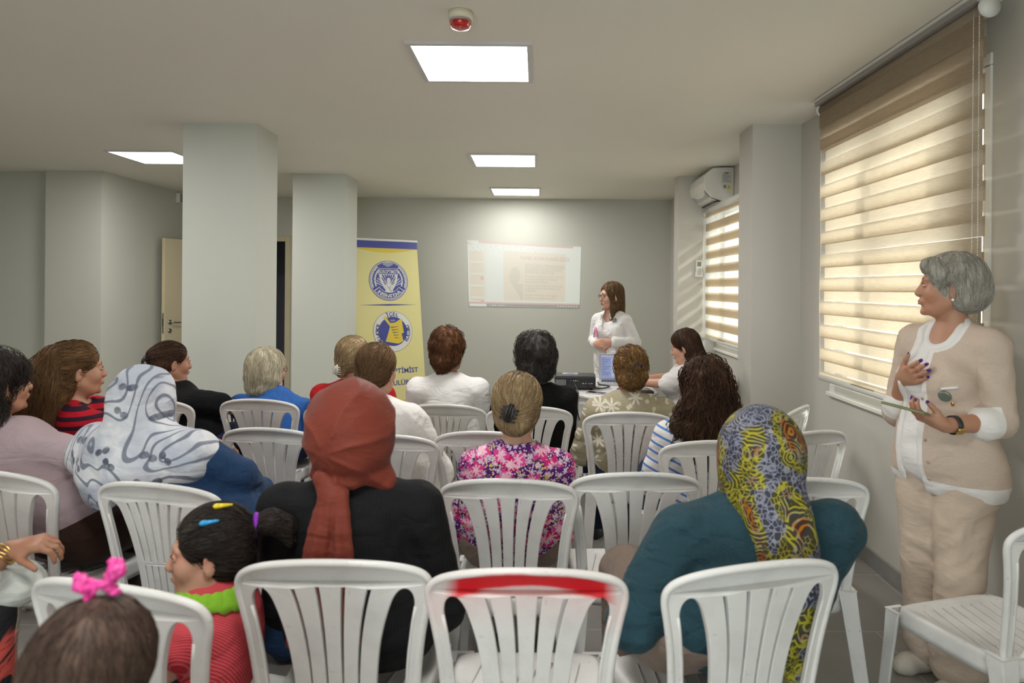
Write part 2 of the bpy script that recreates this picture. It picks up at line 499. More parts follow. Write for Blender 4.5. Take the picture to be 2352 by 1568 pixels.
# air conditioner
AC = plain('ac_plastic', (0.74, 0.72, 0.66), 0.35)
e = empty('air_conditioner', (XW, 6.38, 2.33), 0, 'white split air conditioner mounted above the striped blind', 'air conditioner')
prof = [(0, 0), (-.12, .0), (-.215, .035), (-.272, .095), (-.29, .16), (-.272, .24), (-.20, .305), (0, .312)]
L = .60
m = MB()
n = len(prof)
vs = [(x, 0, z) for x, z in prof] + [(x, L, z) for x, z in prof]
m.add(vs, [tuple(range(n))[::-1], tuple(range(n, 2 * n))] + [(i, i + 1, n + i + 1, n + i) for i in range(n - 1)] + [(n - 1, 0, n, 2 * n - 1)], 0, False)
m.build('casing', AC, e, bevel=.012)
# mirrored front lip with the louvre opening
m = MB(); m.sheet(lambda u, v: (-.219 - .056 * v - .006 * math.sin(PI * v), .04 + .52 * u, .030 + .070 * v + (.05 * math.sin(PI * u) * v)), 16, 4, 0)
m.build('silver_panel', plain('silver_plastic', (0.42, 0.45, 0.46), 0.25), e)
m = MB(); m.box((-.06, .05, -.012), (.0, .54, .0), 0, M=Matrix.Translation((-.115, 0, .008)) @ Matrix.Rotation(-.2, 4, 'Y')).build('air_outlet', BLACKP, e)
for k in (0, 1):
    MB().box((-.035, .05, -.003), (.035, .55, .003), bevel=.002, M=Matrix.Translation((-.13 - .055 * k, 0, -.014 + .03 * k)) @ Matrix.Rotation(.45, 4, 'Y')).build('louvre', AC, e)
YEL = plain('warning_yellow', (0.75, 0.55, 0.03), 0.5)
m = MB(); M = Matrix.Translation((-.075, -.0125, .16)) @ Matrix.Rotation(PI / 2, 4, 'X')
m.box((-.045, .0, 0), (.045, .10, .0006), 0, M)
for i in range(6): m.box((-.038, .012 + i * .013, .0006), (.036 - .012 * (i % 3), .017 + i * .013, .0009), 1, M)
m.box((-.02, .088, .0006), (.02, .096, .001), 2, M)
m.poly([(.0, -.055, .0008), (.04, -.055, .0008), (.02, -.018, .0008)], 3, M); m.text('!', .03, M @ Matrix.Translation((.02, -.05, .0012)), 2)
m.box((-.03, -.05, .0), (-.005, -.02, .0008), 1, M)
m.build('rating_label', [plain('label_grey', (.6, .6, .58), .5), plain('label_text', (.25, .25, .25), .5), BLACKP, YEL], e)

p = P(1606, 616, 6.95)
e = empty('remote_control', (p.x, 6.973, p.z - .085), 0, 'white air conditioner remote in a holder on the pillar', 'remote control')
MB().box((-.033, -.024, 0), (.033, 0, .17), bevel=.008).build('body', WHITE_PVC, e)
MB().box((-.020, -.026, .105), (.020, -.0235, .150)).build('display', plain('lcd', (.22, .24, .21), .3), e)
m = MB()
for i in range(5):
    for j in range(3): m.box((-.017 + j * .013, -.026, .02 + i * .014), (-.009 + j * .013, -.0235, .027 + i * .014))
m.build('buttons', GREYP, e)
MB().box((-.037, -.020, -.004), (.037, 0, .05), bevel=.003).build('holder', WHITE_PVC, e)
# ------------------------------------------------------------------ plastic chairs
def plastic(name, col, paint=False, dirt=True):
    t = NT(name); v = t.coord()
    n = t.noise(v, 9, 5, .6); c = t.mix(t.ramp(n, [(.48, 0.0), (.72, 1.0)]), col, tuple(x * .86 for x in col))
    c = t.mix(t.ramp(t.noise(v, 60, 3), [(.66, 0.0), (.74, .5)]), c, tuple(x * .62 for x in col))
    if paint:
        s = t.n('SeparateXYZ', Vector=v); d = t.noise(v, 7, 3)
        x, z = s.outputs[0], s.outputs[2]
        # sprayed band just under the top edge
        zc = t.math('SUBTRACT', t.math('ADD', z, t.math('MULTIPLY', t.math('MULTIPLY', x, x), .95)),   .834)
        zz = t.math('SUBTRACT', 1.0, t.math('DIVIDE', t.math('ABSOLUTE', zc), t.math('ADD', .012, t.math('MULTIPLY', d, .026))))
        xx = t.math('DIVIDE', t.math('SUBTRACT', .200, t.math('ABSOLUTE', t.math('SUBTRACT', x, .010))), .05)
        m = t.math('MINIMUM', t.math('MULTIPLY', zz, 3.2), t.math('MULTIPLY', xx, 1.5))
        m = t.math('MAXIMUM', 0.0, t.math('MINIMUM', 1.0, m))
        c = t.mix(m, c, (.60, .005, .012))
        zz2 = t.math('MAXIMUM', 0.0, t.math('SUBTRACT', 1.0, t.math('DIVIDE', t.math('ABSOLUTE', t.math('ADD', zc, .03)), .09)))
        c = t.mix(t.math('MULTIPLY', zz2, .16), c, (.8, .1, .12))
    t.principled(c, t.ramp(n, [(.3, .30), (.7, .45)]), t.bump(t.noise(v, 220, 2), .08, .001), Subsurface_Weight=0.0)
    return t.m


WHITE_P = plastic('white_plastic', (.69, .68, .655)); GREY_P = plastic('grey_white_plastic', (.52, .515, .485)); PAINT_P = plastic('painted_plastic', (.69, .68, .655), True)


def smooth_poly(pts, it=2):
    for _ in range(it):
        q = []
        for i in range(len(pts)):
            a, b = pts[i], pts[(i + 1) % len(pts)]
            q += [(a[0] * .75 + b[0] * .25, a[1] * .75 + b[1] * .25), (a[0] * .25 + b[0] * .75, a[1] * .25 + b[1] * .75)]
        pts = q
    return pts


def bend(u, v):
    """chair back plane: u across, v up from seat level -> chair coordinates"""
    y = -.185 - .085 * (max(v, 0) / .44) ** 1.15 + .62 * u * u * (0.4 + 0.6 * v / .44)
    return (u, y, .42 + v)


def back_mesh(style):
    cu = bpy.data.curves.new('b', 'CURVE'); cu.dimensions = '2D'; cu.fill_mode = 'BOTH'; cu.extrude = .006; cu.bevel_depth = .0025; cu.bevel_resolution = 1
    loops = []
    half = [(.165, -.01), (.184, .0), (.192, .10), (.202, .22), (.218, .31), (.229, .355), (.227, .385), (.205, .408), (.15, .426), (.08, .436)]
    loops.append(smooth_poly([(-x, y) for x, y in half[::-1]][::-1] + [(0, .4395)] + [(x, y) for x, y in half[::-1]], 2))
    nsl = 5 if style == 0 else 7
    tw, bw = (.155, .092) if style == 0 else (.146, .086)     # half width of the fan at top and bottom
    topv = lambda x: .384 - 1.05 * x * x
    def fan(s, v):   # s in -1..1 across the fan, v height
        k = max(0, min(1, (v - .02) / .36)); wd = bw + (tw - bw) * (k ** 2.8)
        return s * wd
    gaph = .0072 if style == 0 else .0074
    for i in range(1, nsl):
        s = -1 + 2 * i / nsl
        segs = [(.05, 1.0)] if style == 0 else [(.05, .155), (.165, 1.0)]
        for v0, v1 in segs:
            v1 = min(v1, topv(fan(s, .37)) - .004)
            L, R = [], []
            for k in range(13):
                v = v0 + (v1 - v0) * k / 12; g = gaph * (.5 + .5 * max(0, (v - .03)) / .34); x = fan(s, v)
                L.append((x - g, v)); R.append((x + g, v))
            loops.append(L + R[::-1])
    for sg in (-1, 1):
        # side openings between stile and outer slat
        out = [(.163, .02), (.169, .11), (.177, .20), (.188, .28), (.196, .325), (.192, .354), (.178, .370), (.160, .370)]
        inn = [(fan(1, v) + .001, v) for v in (.350, .315, .27, .21, .12, .02)]
        L = smooth_poly([(sg * x, y) for x, y in out + inn], 2)
        loops.append(L)
    for L in loops:
        sp = cu.splines.new('POLY'); sp.points.add(len(L) - 1); sp.use_cyclic_u = True
        for p, (x, y) in zip(sp.points, L): p.co = (x, y, 0, 1)
    o = bpy.data.objects.new('b', cu); COL.objects.link(o); bpy.context.view_layer.update()
    me = o.evaluated_get(bpy.context.evaluated_depsgraph_get()).to_mesh()
    vs = []
    for v in me.vertices:
        a = Vector(bend(v.co.x, v.co.y)); vs.append(a + Vector((0, -1, 0.12)) * v.co.z * -1)
    fs = [tuple(p.vertices) for p in me.polygons]
    m = MB(); m.add(vs, fs, 0, False)
    bpy.data.objects.remove(o)
    rim = [Vector(bend(x, y)) for x, y in loops[0] if y > .01]
    # order from one stile foot over the arch to the other
    k = max(range(len(rim)), key=lambda i: (rim[i] - rim[i - 1]).length); rim = rim[k:] + rim[:k]
    m.tube([p + Vector((0, -.004, 0)) for p in rim], .0095, 8)
    for sg in (-1, 1):   # stiffening lip along the stile
        m.tube([Vector(bend(sg * (x - .002), y)) + Vector((0, -.006, 0)) for x, y in [(.163, .03), (.170, .11), (.178, .20), (.189, .28), (.197, .320)]], .0045, 6)
    return m


def seat_mesh():
    m = MB(); seg = 56
    prof = [(.0, .424), (.35, .423), (.7, .424), (.86, .430), (.94, .434), (.985, .431), (1.0, .420), (1.015, .392), (1.01, .372), (.985, .372), (.975, .402), (0.6, .408), (0, .408)]
    vs = []
    for r, z in prof:
        for j in range(seg):
            th = 2 * PI * j / seg; c, s = math.cos(th), math.sin(th); e = .36
            x = math.copysign(abs(c) ** e, c); y = math.copysign(abs(s) ** e, s)
            X = x * .203 * r * (1 + .06 * y); Y = y * .205 * r + .01
            zz = z - (.014 * max(0, (Y - .13) / .08) ** 2 if r > .5 else 0) - (.006 if r < .8 else 0) * (1 - abs(Y) * 2)
            vs.append((X, Y, zz))
    n = len(prof)
    fs = [(i * seg + j, i * seg + (j + 1) % seg, (i + 1) * seg + (j + 1) % seg, (i + 1) * seg + j) for i in range(n - 1) for j in range(seg)]
    m.add(vs, fs, 0, True)
    for k in range(-4, 5):   # raised ribs across the seat
        m.tube([(k * .04 - .03, -.13, .4215), (k * .04 + .03, .15, .4215)], .0022, 5)
    return m


def leg_mesh(sx, front):
    m = MB(); rows = []
    if front: A, B = Vector((sx * .196, .196, .415)), Vector((sx * .222, .232, 0)); wa, wb = .030, .021
    else: A, B = Vector((sx * .182, -.175, .45)), Vector((sx * .222, -.262, 0)); wa, wb = .031, .023
    for k in range(7):
        q = k / 6; c = A.lerp(B, q); wd = wa + (wb - wa) * q ** .6
        o = [(-1, -1), (1, -1), (1, 1), (-1, 1)]
        ring = []
        # angle section: two flanges joined at the outer corner, open inside
        s2 = 1 if front else -1
        L = [(0, 0), (-2, 0), (-2, -.36), (-.36, -.36), (-.36, -2), (0, -2)]
        for a, b in L: ring.append((c.x + sx * (a * wd + wd * .9), c.y + s2 * (b * wd + wd * .9) * .9, c.z))
        rows.append(ring)
    vs = [p for r in rows for p in r]; n = 6
    fs = [(i * n + j, i * n + (j + 1) % n, (i + 1) * n + (j + 1) % n, (i + 1) * n + j) for i in range(6) for j in range(n)] + [(0, 1, 2, 3, 4, 5), tuple(36 + j for j in range(6))]
    return m.add(vs, fs, 0, False)


def proto_chair(style, mat):
    r = empty('plastic_chair', cat='chair')
    b = back_mesh(style).build('backrest', mat, r)
    seat_mesh().build('seat', mat, r)
    for sx in (-1, 1):
        for fr in (True, False): leg_mesh(sx, fr).build('leg', mat, r, bevel=.003)
    return r


PROTO = {}
G1 = 'white plastic chairs in rows'


def chair(px, py, yaw, label, style=0, mat=None, dh=.64, dx=0, dy=0):
    mat = mat or WHITE_P
    v0 = -(px - VX) * ROLL + (py - VY); d = dh * F / v0
    p = P(px, py, d); a = math.radians(yaw)
    key = (style, mat.name)
    if key not in PROTO: PROTO[key] = c = proto_chair(style, mat)
    else: c = copy_tree(PROTO[key])
    back = Vector((0, -.27, 0)); back.rotate(Matrix.Rotation(a, 3, 'Z'))
    c.location = (p.x - back.x + dx, p.y - back.y + dy, 0); c.rotation_euler = (0, 0, a)
    tag(c, label, 'chair', G1)
    return c



CHAIRS = {}
for key, px, py, yaw, st, mt, label in (
    ('A', 756, 1290, 0, 0, None, 'white plastic chair holding the woman in the brick red headscarf'),
    ('B', 1210, 1310, 0, 0, PAINT_P, 'empty white plastic chair with red paint sprayed along its top rail'),
    ('C', 1752, 1296, 15, 0, None, 'white plastic chair holding the woman in the teal top'),
    ('D', 238, 1342, -14, 0, None, 'white plastic chair behind the dark-haired child with pink bow'),
    ('E', 345, 1112, -12, 1, None, 'white plastic chair with thin slats under the white headscarf woman in denim blue'),
    ('F', -20, 1084, -14, 0, None, 'white plastic chair holding the woman in the lilac t-shirt'),
    ('G', 1166, 1103, -2, 0, None, 'white plastic chair holding the woman in the purple flowered blouse'),
    ('H', 1464, 1088, 2, 0, None, 'empty white plastic chair right of the flowered blouse, blue ink mark on a slat'),
    ('I', 1850, 1100, 0, 0, None, 'white plastic chair right of the colourful patterned headscarf'),
    ('J', 1645, 1014, 3, 0, None, 'white plastic chair holding the curly-haired girl in blue stripes'),
    ('K', 1868, 992, 22, 0, None, 'empty white plastic chair turned inward, above the patterned headscarf on its right'),
    ('L', 1842, 935, 52, 1, None, 'white plastic chair against the right wall with a black strap on it'),
    ('M', 1112, 993, -4, 0, None, 'empty white plastic chair directly in front of the purple flowered blouse'),
    ('N', 1216, 935, 0, 0, None, 'white plastic chair holding the dark curly-haired woman in black'),
    ('O', 1018, 930, -4, 1, GREY_P, 'grey plastic chair holding the woman in the white t-shirt'),
    ('Pf', 1445, 948, 0, 0, None, 'white plastic chair holding the woman in the khaki leaf-print blouse'),
    ('Q', 880, 1000, -4, 0, None, 'white plastic chair holding the ponytailed woman in white gauze shirt'),
    ('R', 612, 985, -8, 0, None, 'empty white plastic chair right behind the blonde woman in blue'),
    ('S', 588, 918, -6, 0, None, 'white plastic chair holding the blonde woman in blue'),
    ('T', 146, 915, -10, 1, None, 'plastic chair beyond the woman with long brown ponytail'),
    ('U', 112, 982, -32, 1, None, 'plastic chair under the long-haired woman in red striped shirt'),
    ('V', 352, 918, -14, 0, None, 'plastic chair under the woman in black t-shirt with hair claw'),
):
    CHAIRS[key] = chair(px, py, yaw, label, st, mt)
MB().tube([(-.040, -.2015, .475), (-.036, -.202, .485), (-.041, -.203, .50), (-.037, -.2035, .515), (-.040, -.2045, .53)], .0016, 5).build('ink_mark', plain('blue_ink', (.03, .12, .5), .5), CHAIRS['H'], label='blue ink mark')
c = copy_tree(CHAIRS['A']); a = math.radians(16)
c.location = (1.475, 2.19, 0); c.rotation_euler = (0, 0, a); tag(c, 'white plastic chair at the right edge beside the standing woman', 'chair', G1); CHAIRS['W'] = c
# ------------------------------------------------------------------ organic surfaces: smooth unions turned into quads
def vnoise(p, seed=0):
    i = np.floor(p).astype(np.int64); f = p - i; f = f * f * (3 - 2 * f)
    out = np.zeros(len(p))
    def h(x, y, z):
        n = (x * 374761393 + y * 668265263 + z * 2147483647 + seed * 144665) & 0xffffffff
        n = ((n ^ (n >> 13)) * 1274126177) & 0xffffffff
        n = (n ^ (n >> 16)) & 0xffff
        return n / 32767.5 - 1.0
    for dx in (0, 1):
        wx = f[:, 0] if dx else 1 - f[:, 0]
        for dy in (0, 1):
            wy = f[:, 1] if dy else 1 - f[:, 1]
            for dz in (0, 1):
                wz = f[:, 2] if dz else 1 - f[:, 2]
                out += h(i[:, 0] + dx, i[:, 1] + dy, i[:, 2] + dz) * wx * wy * wz
    return out


def fbm(p, seed=0, oc=2):
    return sum(vnoise(p * (2 ** k) + k * 7.3, seed + k) * 0.5 ** k for k in range(oc))


A3 = lambda v: np.array(v, float)


class Shape:
    def __init__(s): s.pr = []; s.disp = None; s.cut = []

    def cap(s, a, b, ra, rb=None, k=.02):
        s.pr.append(('c', A3(a), A3(b), ra, ra if rb is None else rb, k)); return s

    def chain(s, pts, rs, k=.02):
        for i in range(len(pts) - 1): s.cap(pts[i], pts[i + 1], rs[i], rs[i + 1], k)
        return s

    def ell(s, c, r, R=None, k=.02):
        r = (r, r, r) if not isinstance(r, (tuple, list)) else r
        s.pr.append(('e', A3(c), A3(r), None if R is None else np.array(R, float), 0, k)); return s

    def sub(s, c, r, R=None, k=.01):
        r = (r, r, r) if not isinstance(r, (tuple, list)) else r
        s.cut.append((A3(c), A3(r), None if R is None else np.array(R, float), k)); return s

    def mesh_of(s, o, M):
        """add the shapes of o, moved by the rigid matrix M"""
        R = np.array(M.to_3x3()); t = np.array(M.translation)
        for q in o.pr:
            if q[0] == 'c': s.pr.append(('c', R @ q[1] + t, R @ q[2] + t, q[3], q[4], q[5]))
            else: s.pr.append(('e', R @ q[1] + t, q[2], R if q[3] is None else R @ q[3], 0, q[5]))
        for c, r, Q, k in o.cut: s.cut.append((R @ c + t, r, R if Q is None else R @ Q, k))
        return s

    @staticmethod
    def d1(q, p):
        if q[0] == 'c':
            a, b, ra, rb = q[1:5]; ba = b - a; l2 = ba @ ba + 1e-12
            h = np.clip(((p - a) @ ba) / l2, 0, 1)
            return np.sqrt((((p - a) - h[:, None] * ba) ** 2).sum(1)) - (ra + (rb - ra) * h)
        c, r, R = q[1:4]; x = p - c
        if R is not None: x = x @ R
        k0 = np.sqrt(((x / r) ** 2).sum(1)); k1 = np.sqrt(((x / (r * r)) ** 2).sum(1))
        return k0 * (k0 - 1) / np.maximum(k1, 1e-9)

    def f(s, p, sel=None, disp=True):
        d = None
        for i, q in enumerate(s.pr):
            if sel is not None and not sel[i]: continue
            e = s.d1(q, p)
            if d is None: d = e; continue
            k = q[5]; h = np.maximum(k - np.abs(d - e), 0) / k
            d = np.minimum(d, e) - h * h * k * .25
        if d is None: d = np.full(len(p), 1.0)
        for c, r, R, k in s.cut:
            e = -s.d1(('e', c, r, R), p)
            h = np.maximum(k - np.abs(d - e), 0) / k
            d = np.maximum(d, e) + h * h * k * .25
        if disp and s.disp is not None:
            m = np.abs(d) < .04
            if m.any(): d = d.copy(); d[m] += s.disp(p[m])
        return d

    def box(s):
        lo = np.full(3, 1e9); hi = -lo
        for q in s.pr:
            if q[0] == 'c': r = max(q[3], q[4]); a = np.minimum(q[1], q[2]) - r; b = np.maximum(q[1], q[2]) + r
            else: r = q[2].max(); a, b = q[1] - r, q[1] + r
            lo = np.minimum(lo, a); hi = np.maximum(hi, b)
        return lo - .03, hi + .03

    def mesh(s, h):
        lo, hi = s.box(); n = 12; B = n * h
        nb = np.ceil((hi - lo) / B).astype(int)
        g = np.stack(np.meshgrid(*[np.arange(k) for k in nb], indexing='ij'), -1).reshape(-1, 3)
        cen = lo + (g + .5) * B; rad = B * .87
        D = np.stack([s.d1(q, cen) for q in s.pr]) if s.pr else None
        kk = np.array([q[5] for q in s.pr])[:, None]
        F0 = s.f(cen, disp=False)
        keep = np.abs(F0) < rad * 1.45 + .035
        SEL = D < rad * 1.8 + kk + .05
        K = 1 << 20
        off = np.array([(i, j, k) for i in (0, 1) for j in (0, 1) for k in (0, 1)])
        ar = np.arange(n + 1); gp = np.stack(np.meshgrid(ar, ar, ar, indexing='ij'), -1).reshape(-1, 3)
        N = n + 1
        keys, vts, qk, qf = [], [], [], []
        key = lambda c: (c[:, 0] * K + c[:, 1]) * K + c[:, 2]
        for bi in np.nonzero(keep)[0]:
            base = g[bi] * n
            p = lo + (base + gp) * h
            v = s.f(p, SEL[:, bi]).reshape(N, N, N)
            if v.min() > 0 or v.max() < 0: continue
            sg = v < 0
            cs = [sg[o[0]:o[0] + n, o[1]:o[1] + n, o[2]:o[2] + n] for o in off]
            cnt = sum(c.astype(np.int8) for c in cs)
            act = np.argwhere((cnt > 0) & (cnt < 8))
            if not len(act): continue
            va = np.stack([v[act[:, 0] + o[0], act[:, 1] + o[1], act[:, 2] + o[2]] for o in off], 1)
            acc = np.zeros((len(act), 3)); num = np.zeros(len(act))
            for e0 in range(8):
                for e1 in range(e0 + 1, 8):
                    if np.abs(off[e0] - off[e1]).sum() != 1: continue
                    a, b = va[:, e0], va[:, e1]; m = (a < 0) != (b < 0)
                    t = np.where(m, a / np.where(m, a - b, 1), 0)
                    acc += m[:, None] * (off[e0] + t[:, None] * (off[e1] - off[e0])); num += m
            pos = lo + (base + act + acc / num[:, None]) * h
            keys.append(key(base + act + 4)); vts.append(pos)
            for ax in range(3):
                sl = [slice(0, n)] * 3; s2 = list(sl); s2[ax] = slice(1, n + 1)
                a = sg[tuple(sl)]; b = sg[tuple(s2)]
                ed = np.argwhere(a != b)
                if not len(ed): continue
                fl = a[tuple(ed.T)]
                u, w = (ax + 1) % 3, (ax + 2) % 3
                c = base + ed + 4; U = np.zeros(3, int); W = np.zeros(3, int); U[u] = 1; W[w] = 1
                q = np.stack([key(c), key(c - U), key(c - U - W), key(c - W)], 1)
                q[~fl] = q[~fl][:, ::-1]
                qk.append(q)
        if not keys: return np.zeros((0, 3)), np.zeros((0, 4), int)
        keys = np.concatenate(keys); V = np.concatenate(vts); Q = np.concatenate(qk)
        o = np.argsort(keys); ks = keys[o]
        ix = np.searchsorted(ks, Q); ix = np.clip(ix, 0, len(ks) - 1)
        ok = (ks[ix] == Q).all(1)
        return V[o], ix[ok]

    def grad(s, p, e=.002):
        g = np.stack([s.f(p + np.eye(3)[i] * e) - s.f(p - np.eye(3)[i] * e) for i in range(3)], 1)
        return g / np.maximum(np.linalg.norm(g, axis=1), 1e-9)[:, None]


def np_obj(name, V, Fq, mats, parent=None, tint=None, matidx=None, kind=None, label=None):
    me = bpy.data.meshes.new(name)
    V = np.asarray(V, np.float32); Fq = np.asarray(Fq, np.int32)
    nf, k = Fq.shape
    me.vertices.add(len(V)); me.vertices.foreach_set('co', V.ravel())
    me.loops.add(nf * k); me.loops.foreach_set('vertex_index', Fq.ravel())
    me.polygons.add(nf); me.polygons.foreach_set('loop_start', np.arange(nf, dtype=np.int32) * k)
    try: me.polygons.foreach_set('loop_total', np.full(nf, k, np.int32))
    except Exception: pass
    me.polygons.foreach_set('use_smooth', np.ones(nf, bool))
    for m in (mats if isinstance(mats, (list, tuple)) else [mats]): me.materials.append(m)
    if matidx is not None: me.polygons.foreach_set('material_index', np.asarray(matidx, np.int32))
    if tint is not None:
        a = me.attributes.new('tint', 'FLOAT', 'POINT'); a.data.foreach_set('value', np.asarray(tint, np.float32))
    me.update(calc_edges=True)
    o = bpy.data.objects.new(name, me); COL.objects.link(o)
    if parent: o.parent = parent
    if kind: o['kind'] = kind
    if label: o['label'] = label
    return o


def strands(P3, rad=.0011, seg=3):
    """P3: strands x points x 3 -> thin tapered tubes"""
    S_, N, _ = P3.shape
    T = np.gradient(P3, axis=1); T /= np.maximum(np.linalg.norm(T, axis=2), 1e-9)[..., None]
    up = np.array([.3, .5, .81]); A = np.cross(T, up); A /= np.maximum(np.linalg.norm(A, axis=2), 1e-9)[..., None]
    Bn = np.cross(T, A)
    r = rad * np.minimum(1, np.linspace(1.15, .25, N) * 1.3)
    V = np.stack([P3 + (A * math.cos(2 * PI * j / seg) + Bn * math.sin(2 * PI * j / seg)) * r[None, :, None] for j in range(seg)], 2)
    V = V.reshape(-1, 3)
    s_, n_, j_ = np.meshgrid(np.arange(S_), np.arange(N - 1), np.arange(seg), indexing='ij')
    a = (s_ * N + n_) * seg + j_; b = (s_ * N + n_) * seg + (j_ + 1) % seg
    c = (s_ * N + n_ + 1) * seg + (j_ + 1) % seg; d = (s_ * N + n_ + 1) * seg + j_
    return V, np.stack([a, b, c, d], -1).reshape(-1, 4)


def hair_mesh(name, sh, flow, mat, parent, h=.005, ns=700, steps=12, step=.012, lift=.0015, curl=0.0, cfreq=30, rad=.0011, seed=1, where=None):
    V, Q = sh.mesh(h)
    rng = np.random.default_rng(seed)
    c = V if where is None else V[where(V)]
    tint0 = fbm(V * 40 + 3, seed) * .5 + .5
    if ns and len(c):
        p = c[rng.integers(0, len(c), ns)].copy(); pts = []
        jit = rng.normal(0, .22, (ns, 3)); ph = rng.uniform(0, 6.28, ns); lf = lift * rng.uniform(.3, 2.2, ns)
        for i in range(steps):
            g = sh.grad(p); d = sh.f(p); p = p - g * (d - lf)[:, None]
            q = p
            if curl:
                t = i * step * cfreq
                q = p + curl * np.stack([np.sin(t + ph), np.cos(t * .9 + ph * 1.7), np.sin(t * 1.1 + ph * 2.3)], 1)
            pts.append(q)
            f = flow(p); f = f + jit * np.linalg.norm(f, axis=1)[:, None]
            f = f - (f * g).sum(1)[:, None] * g; f /= np.maximum(np.linalg.norm(f, axis=1), 1e-6)[:, None]
            p = p + f * step
        SV, SQ = strands(np.stack(pts, 1), rad)
        tn = np.repeat(rng.uniform(0, 1, ns), steps * 3)
        Q = np.concatenate([Q, SQ + len(V)]); V = np.concatenate([V, SV]); tint0 = np.concatenate([tint0, tn])
    return np_obj(name, V, Q, mat, parent, tint=tint0)


def hairmat(name, dark, light, rough=.42, stretch=(1, 1, .12), gscale=90, mid=.5):
    if name in MC: return MC[name]
    t = NT(name)
    at = t.n('Attribute', {'attribute_name': 'tint'}).outputs['Fac']
    v = t.coord('Object', scale=stretch)
    n = t.noise(v, gscale, 3, .7); n2 = t.noise(t.coord(), 9, 3)
    f = t.math('ADD', t.math('MULTIPLY', n, .45), t.math('ADD', t.math('MULTIPLY', at, .4), t.math('MULTIPLY', n2, .35)))
    c = t.ramp(f, [(mid - .22, dark), (mid + .28, light)])
    t.principled(c, rough + .14, t.bump(n, .35, .003), Specular_IOR_Level=.18)
    MC[name] = t.m
    return t.m
# ------------------------------------------------------------------ people
def skin(name, col, rough=.5):
    if name in MC: return MC[name]
    t = NT(name); v = t.coord()
    n = t.noise(v, 14, 4, .6)
    c = t.mix(t.ramp(n, [(.35, 0.0), (.7, 1.0)]), col, (min(1, col[0] * 1.1), col[1] * .88, col[2] * .82))
    t.principled(c, rough, t.bump(t.noise(v, 350, 2), .12, .001), Subsurface_Weight=.08, Subsurface_Radius=(.01, .004, .002), Subsurface_Scale=.5)
    MC[name] = t.m
    return t.m


SK_TAN = skin('skin_tan', (.42, .23, .145)); SK_FAIR = skin('skin_fair', (.55, .33, .235)); SK_BROWN = skin('skin_brown', (.33, .165, .095))
EYE_W = plain('eye_white', (.75, .72, .68), .25); EYE_D = plain('eye_iris', (.035, .02, .012), .15)
LIPS = plain('lips', (.42, .15, .12), .45); BROW = plain('eyebrow_hair', (.04, .025, .018), .8)
GOLD = plain('gold', (.75, .50, .15), .25, 1.0); PEARL = plain('pearl', (.85, .82, .74), .2); SILVER = plain('silver', (.7, .7, .68), .25, 1.0)


def head_shape(face=True, chin=1.0, ears=True):
    s = Shape()
    s.ell((0, -.018, .036), (.076, .094, .084), k=.02)
    s.ell((0, .028, -.018), (.062, .064, .086), k=.03)
    s.ell((0, .045, -.080), (.036 * chin, .036, .030), k=.03)
    for x in (-1, 1):
        s.cap((x * .050, .0, -.055), (x * .030, .050, -.088), .020, .018, k=.025)
        s.ell((x * .040, .058, -.028), (.024, .022, .026), k=.025)
    if face:
        s.cap((0, .086, .014), (0, .105, -.024), .0075, .0105, k=.014)
        s.ell((0, .100, -.030), (.016, .011, .009), k=.010)
        for x in (-1, 1): s.cap((x * .012, .082, .030), (x * .046, .070, .028), .009, .008, k=.012)
        s.ell((0, .088, -.058), (.026, .012, .014), k=.012)
        s.ell((0, .080, -.098), (.018, .014, .013), k=.015)
    if ears:
        for x in (-1, 1):
            R = Matrix.Rotation(x * -.35, 3, 'Z')
            s.ell((x * .079, -.012, -.010), (.0065, .019, .031), R, k=.006)
            s.ell((x * .077, -.010, -.034), (.006, .010, .012), R, k=.006)
    if face:
        for x in (-1, 1): s.sub((x * .031, .097, .006), (.017, .016, .012), k=.012)
    if ears:
        for x in (-1, 1): s.sub((x * .089, -.004, -.008), (.006, .010, .017), Matrix.Rotation(x * -.35, 3, 'Z'), k=.004)
    return s


def face_parts(parent, M, brow=BROW, lips=LIPS, sc=1.0, skin_m=None):
    skin_m = skin_m or [o for o in parent.children if o.name.startswith('body')][0].data.materials[0]
    """eyes, eyebrows and lips of a head whose frame is M"""
    M = M @ Matrix.Scale(sc, 4)
    for x in (-1, 1):
        m = MB(); m.ball((x * .031, .078, .006), .0125, 0, 14, 10, M)
        m.ball((x * .031, .0858, .006), (.0058, .0052, .0058), 1, 12, 8, M)
        m.build('eye', [EYE_W, EYE_D], parent)
        m = MB()
        for a0, a1 in ((1.9, .16), (-1.9, -.20)):
            m.sheet(lambda u, v, a0=a0, a1=a1: (x * .031 + .0142 * math.cos(PI * u), .0775 + .0142 * math.sin(PI * u) * math.cos(a0 + (a1 - a0) * v), .006 + .0142 * math.sin(PI * u) * math.sin(a0 + (a1 - a0) * v)), 14, 8, 0, M)
        m.build('eyelids', skin_m, parent)
    m = MB()
    for x in (-1, 1):
        m.tube([(x * (.012 + .009 * i), .0905 - .0022 * i - .0012 * i * i, .029 + (.003 * math.sin(i * .8))) for i in range(5)], [.0022, .0032, .003, .0024, .0012], 6, M=M)
    m.build('eyebrows', brow, parent)
    m = MB()
    for x in (-1, 1): m.tube([(x * .0175, .0885, .0125 * 0 + .0125 - .0), (x * .031, .0935, .0135), (x * .045, .0855, .0105)], .0016, 5, M=M)
    m.build('eyelashes', brow, parent)
    m = MB()
    m.tube([(-.021, .090, -.059), (-.010, .0985, -.0555), (0, .0995, -.057), (.010, .0985, -.0555), (.021, .090, -.059)], [.002, .0042, .004, .0042, .002], 8, M=M)
    m.tube([(-.019, .090, -.061), (0, .098, -.0655), (.019, .090, -.061)], [.002, .0052, .002], 8, M=M)
    m.build('lips', lips, parent)


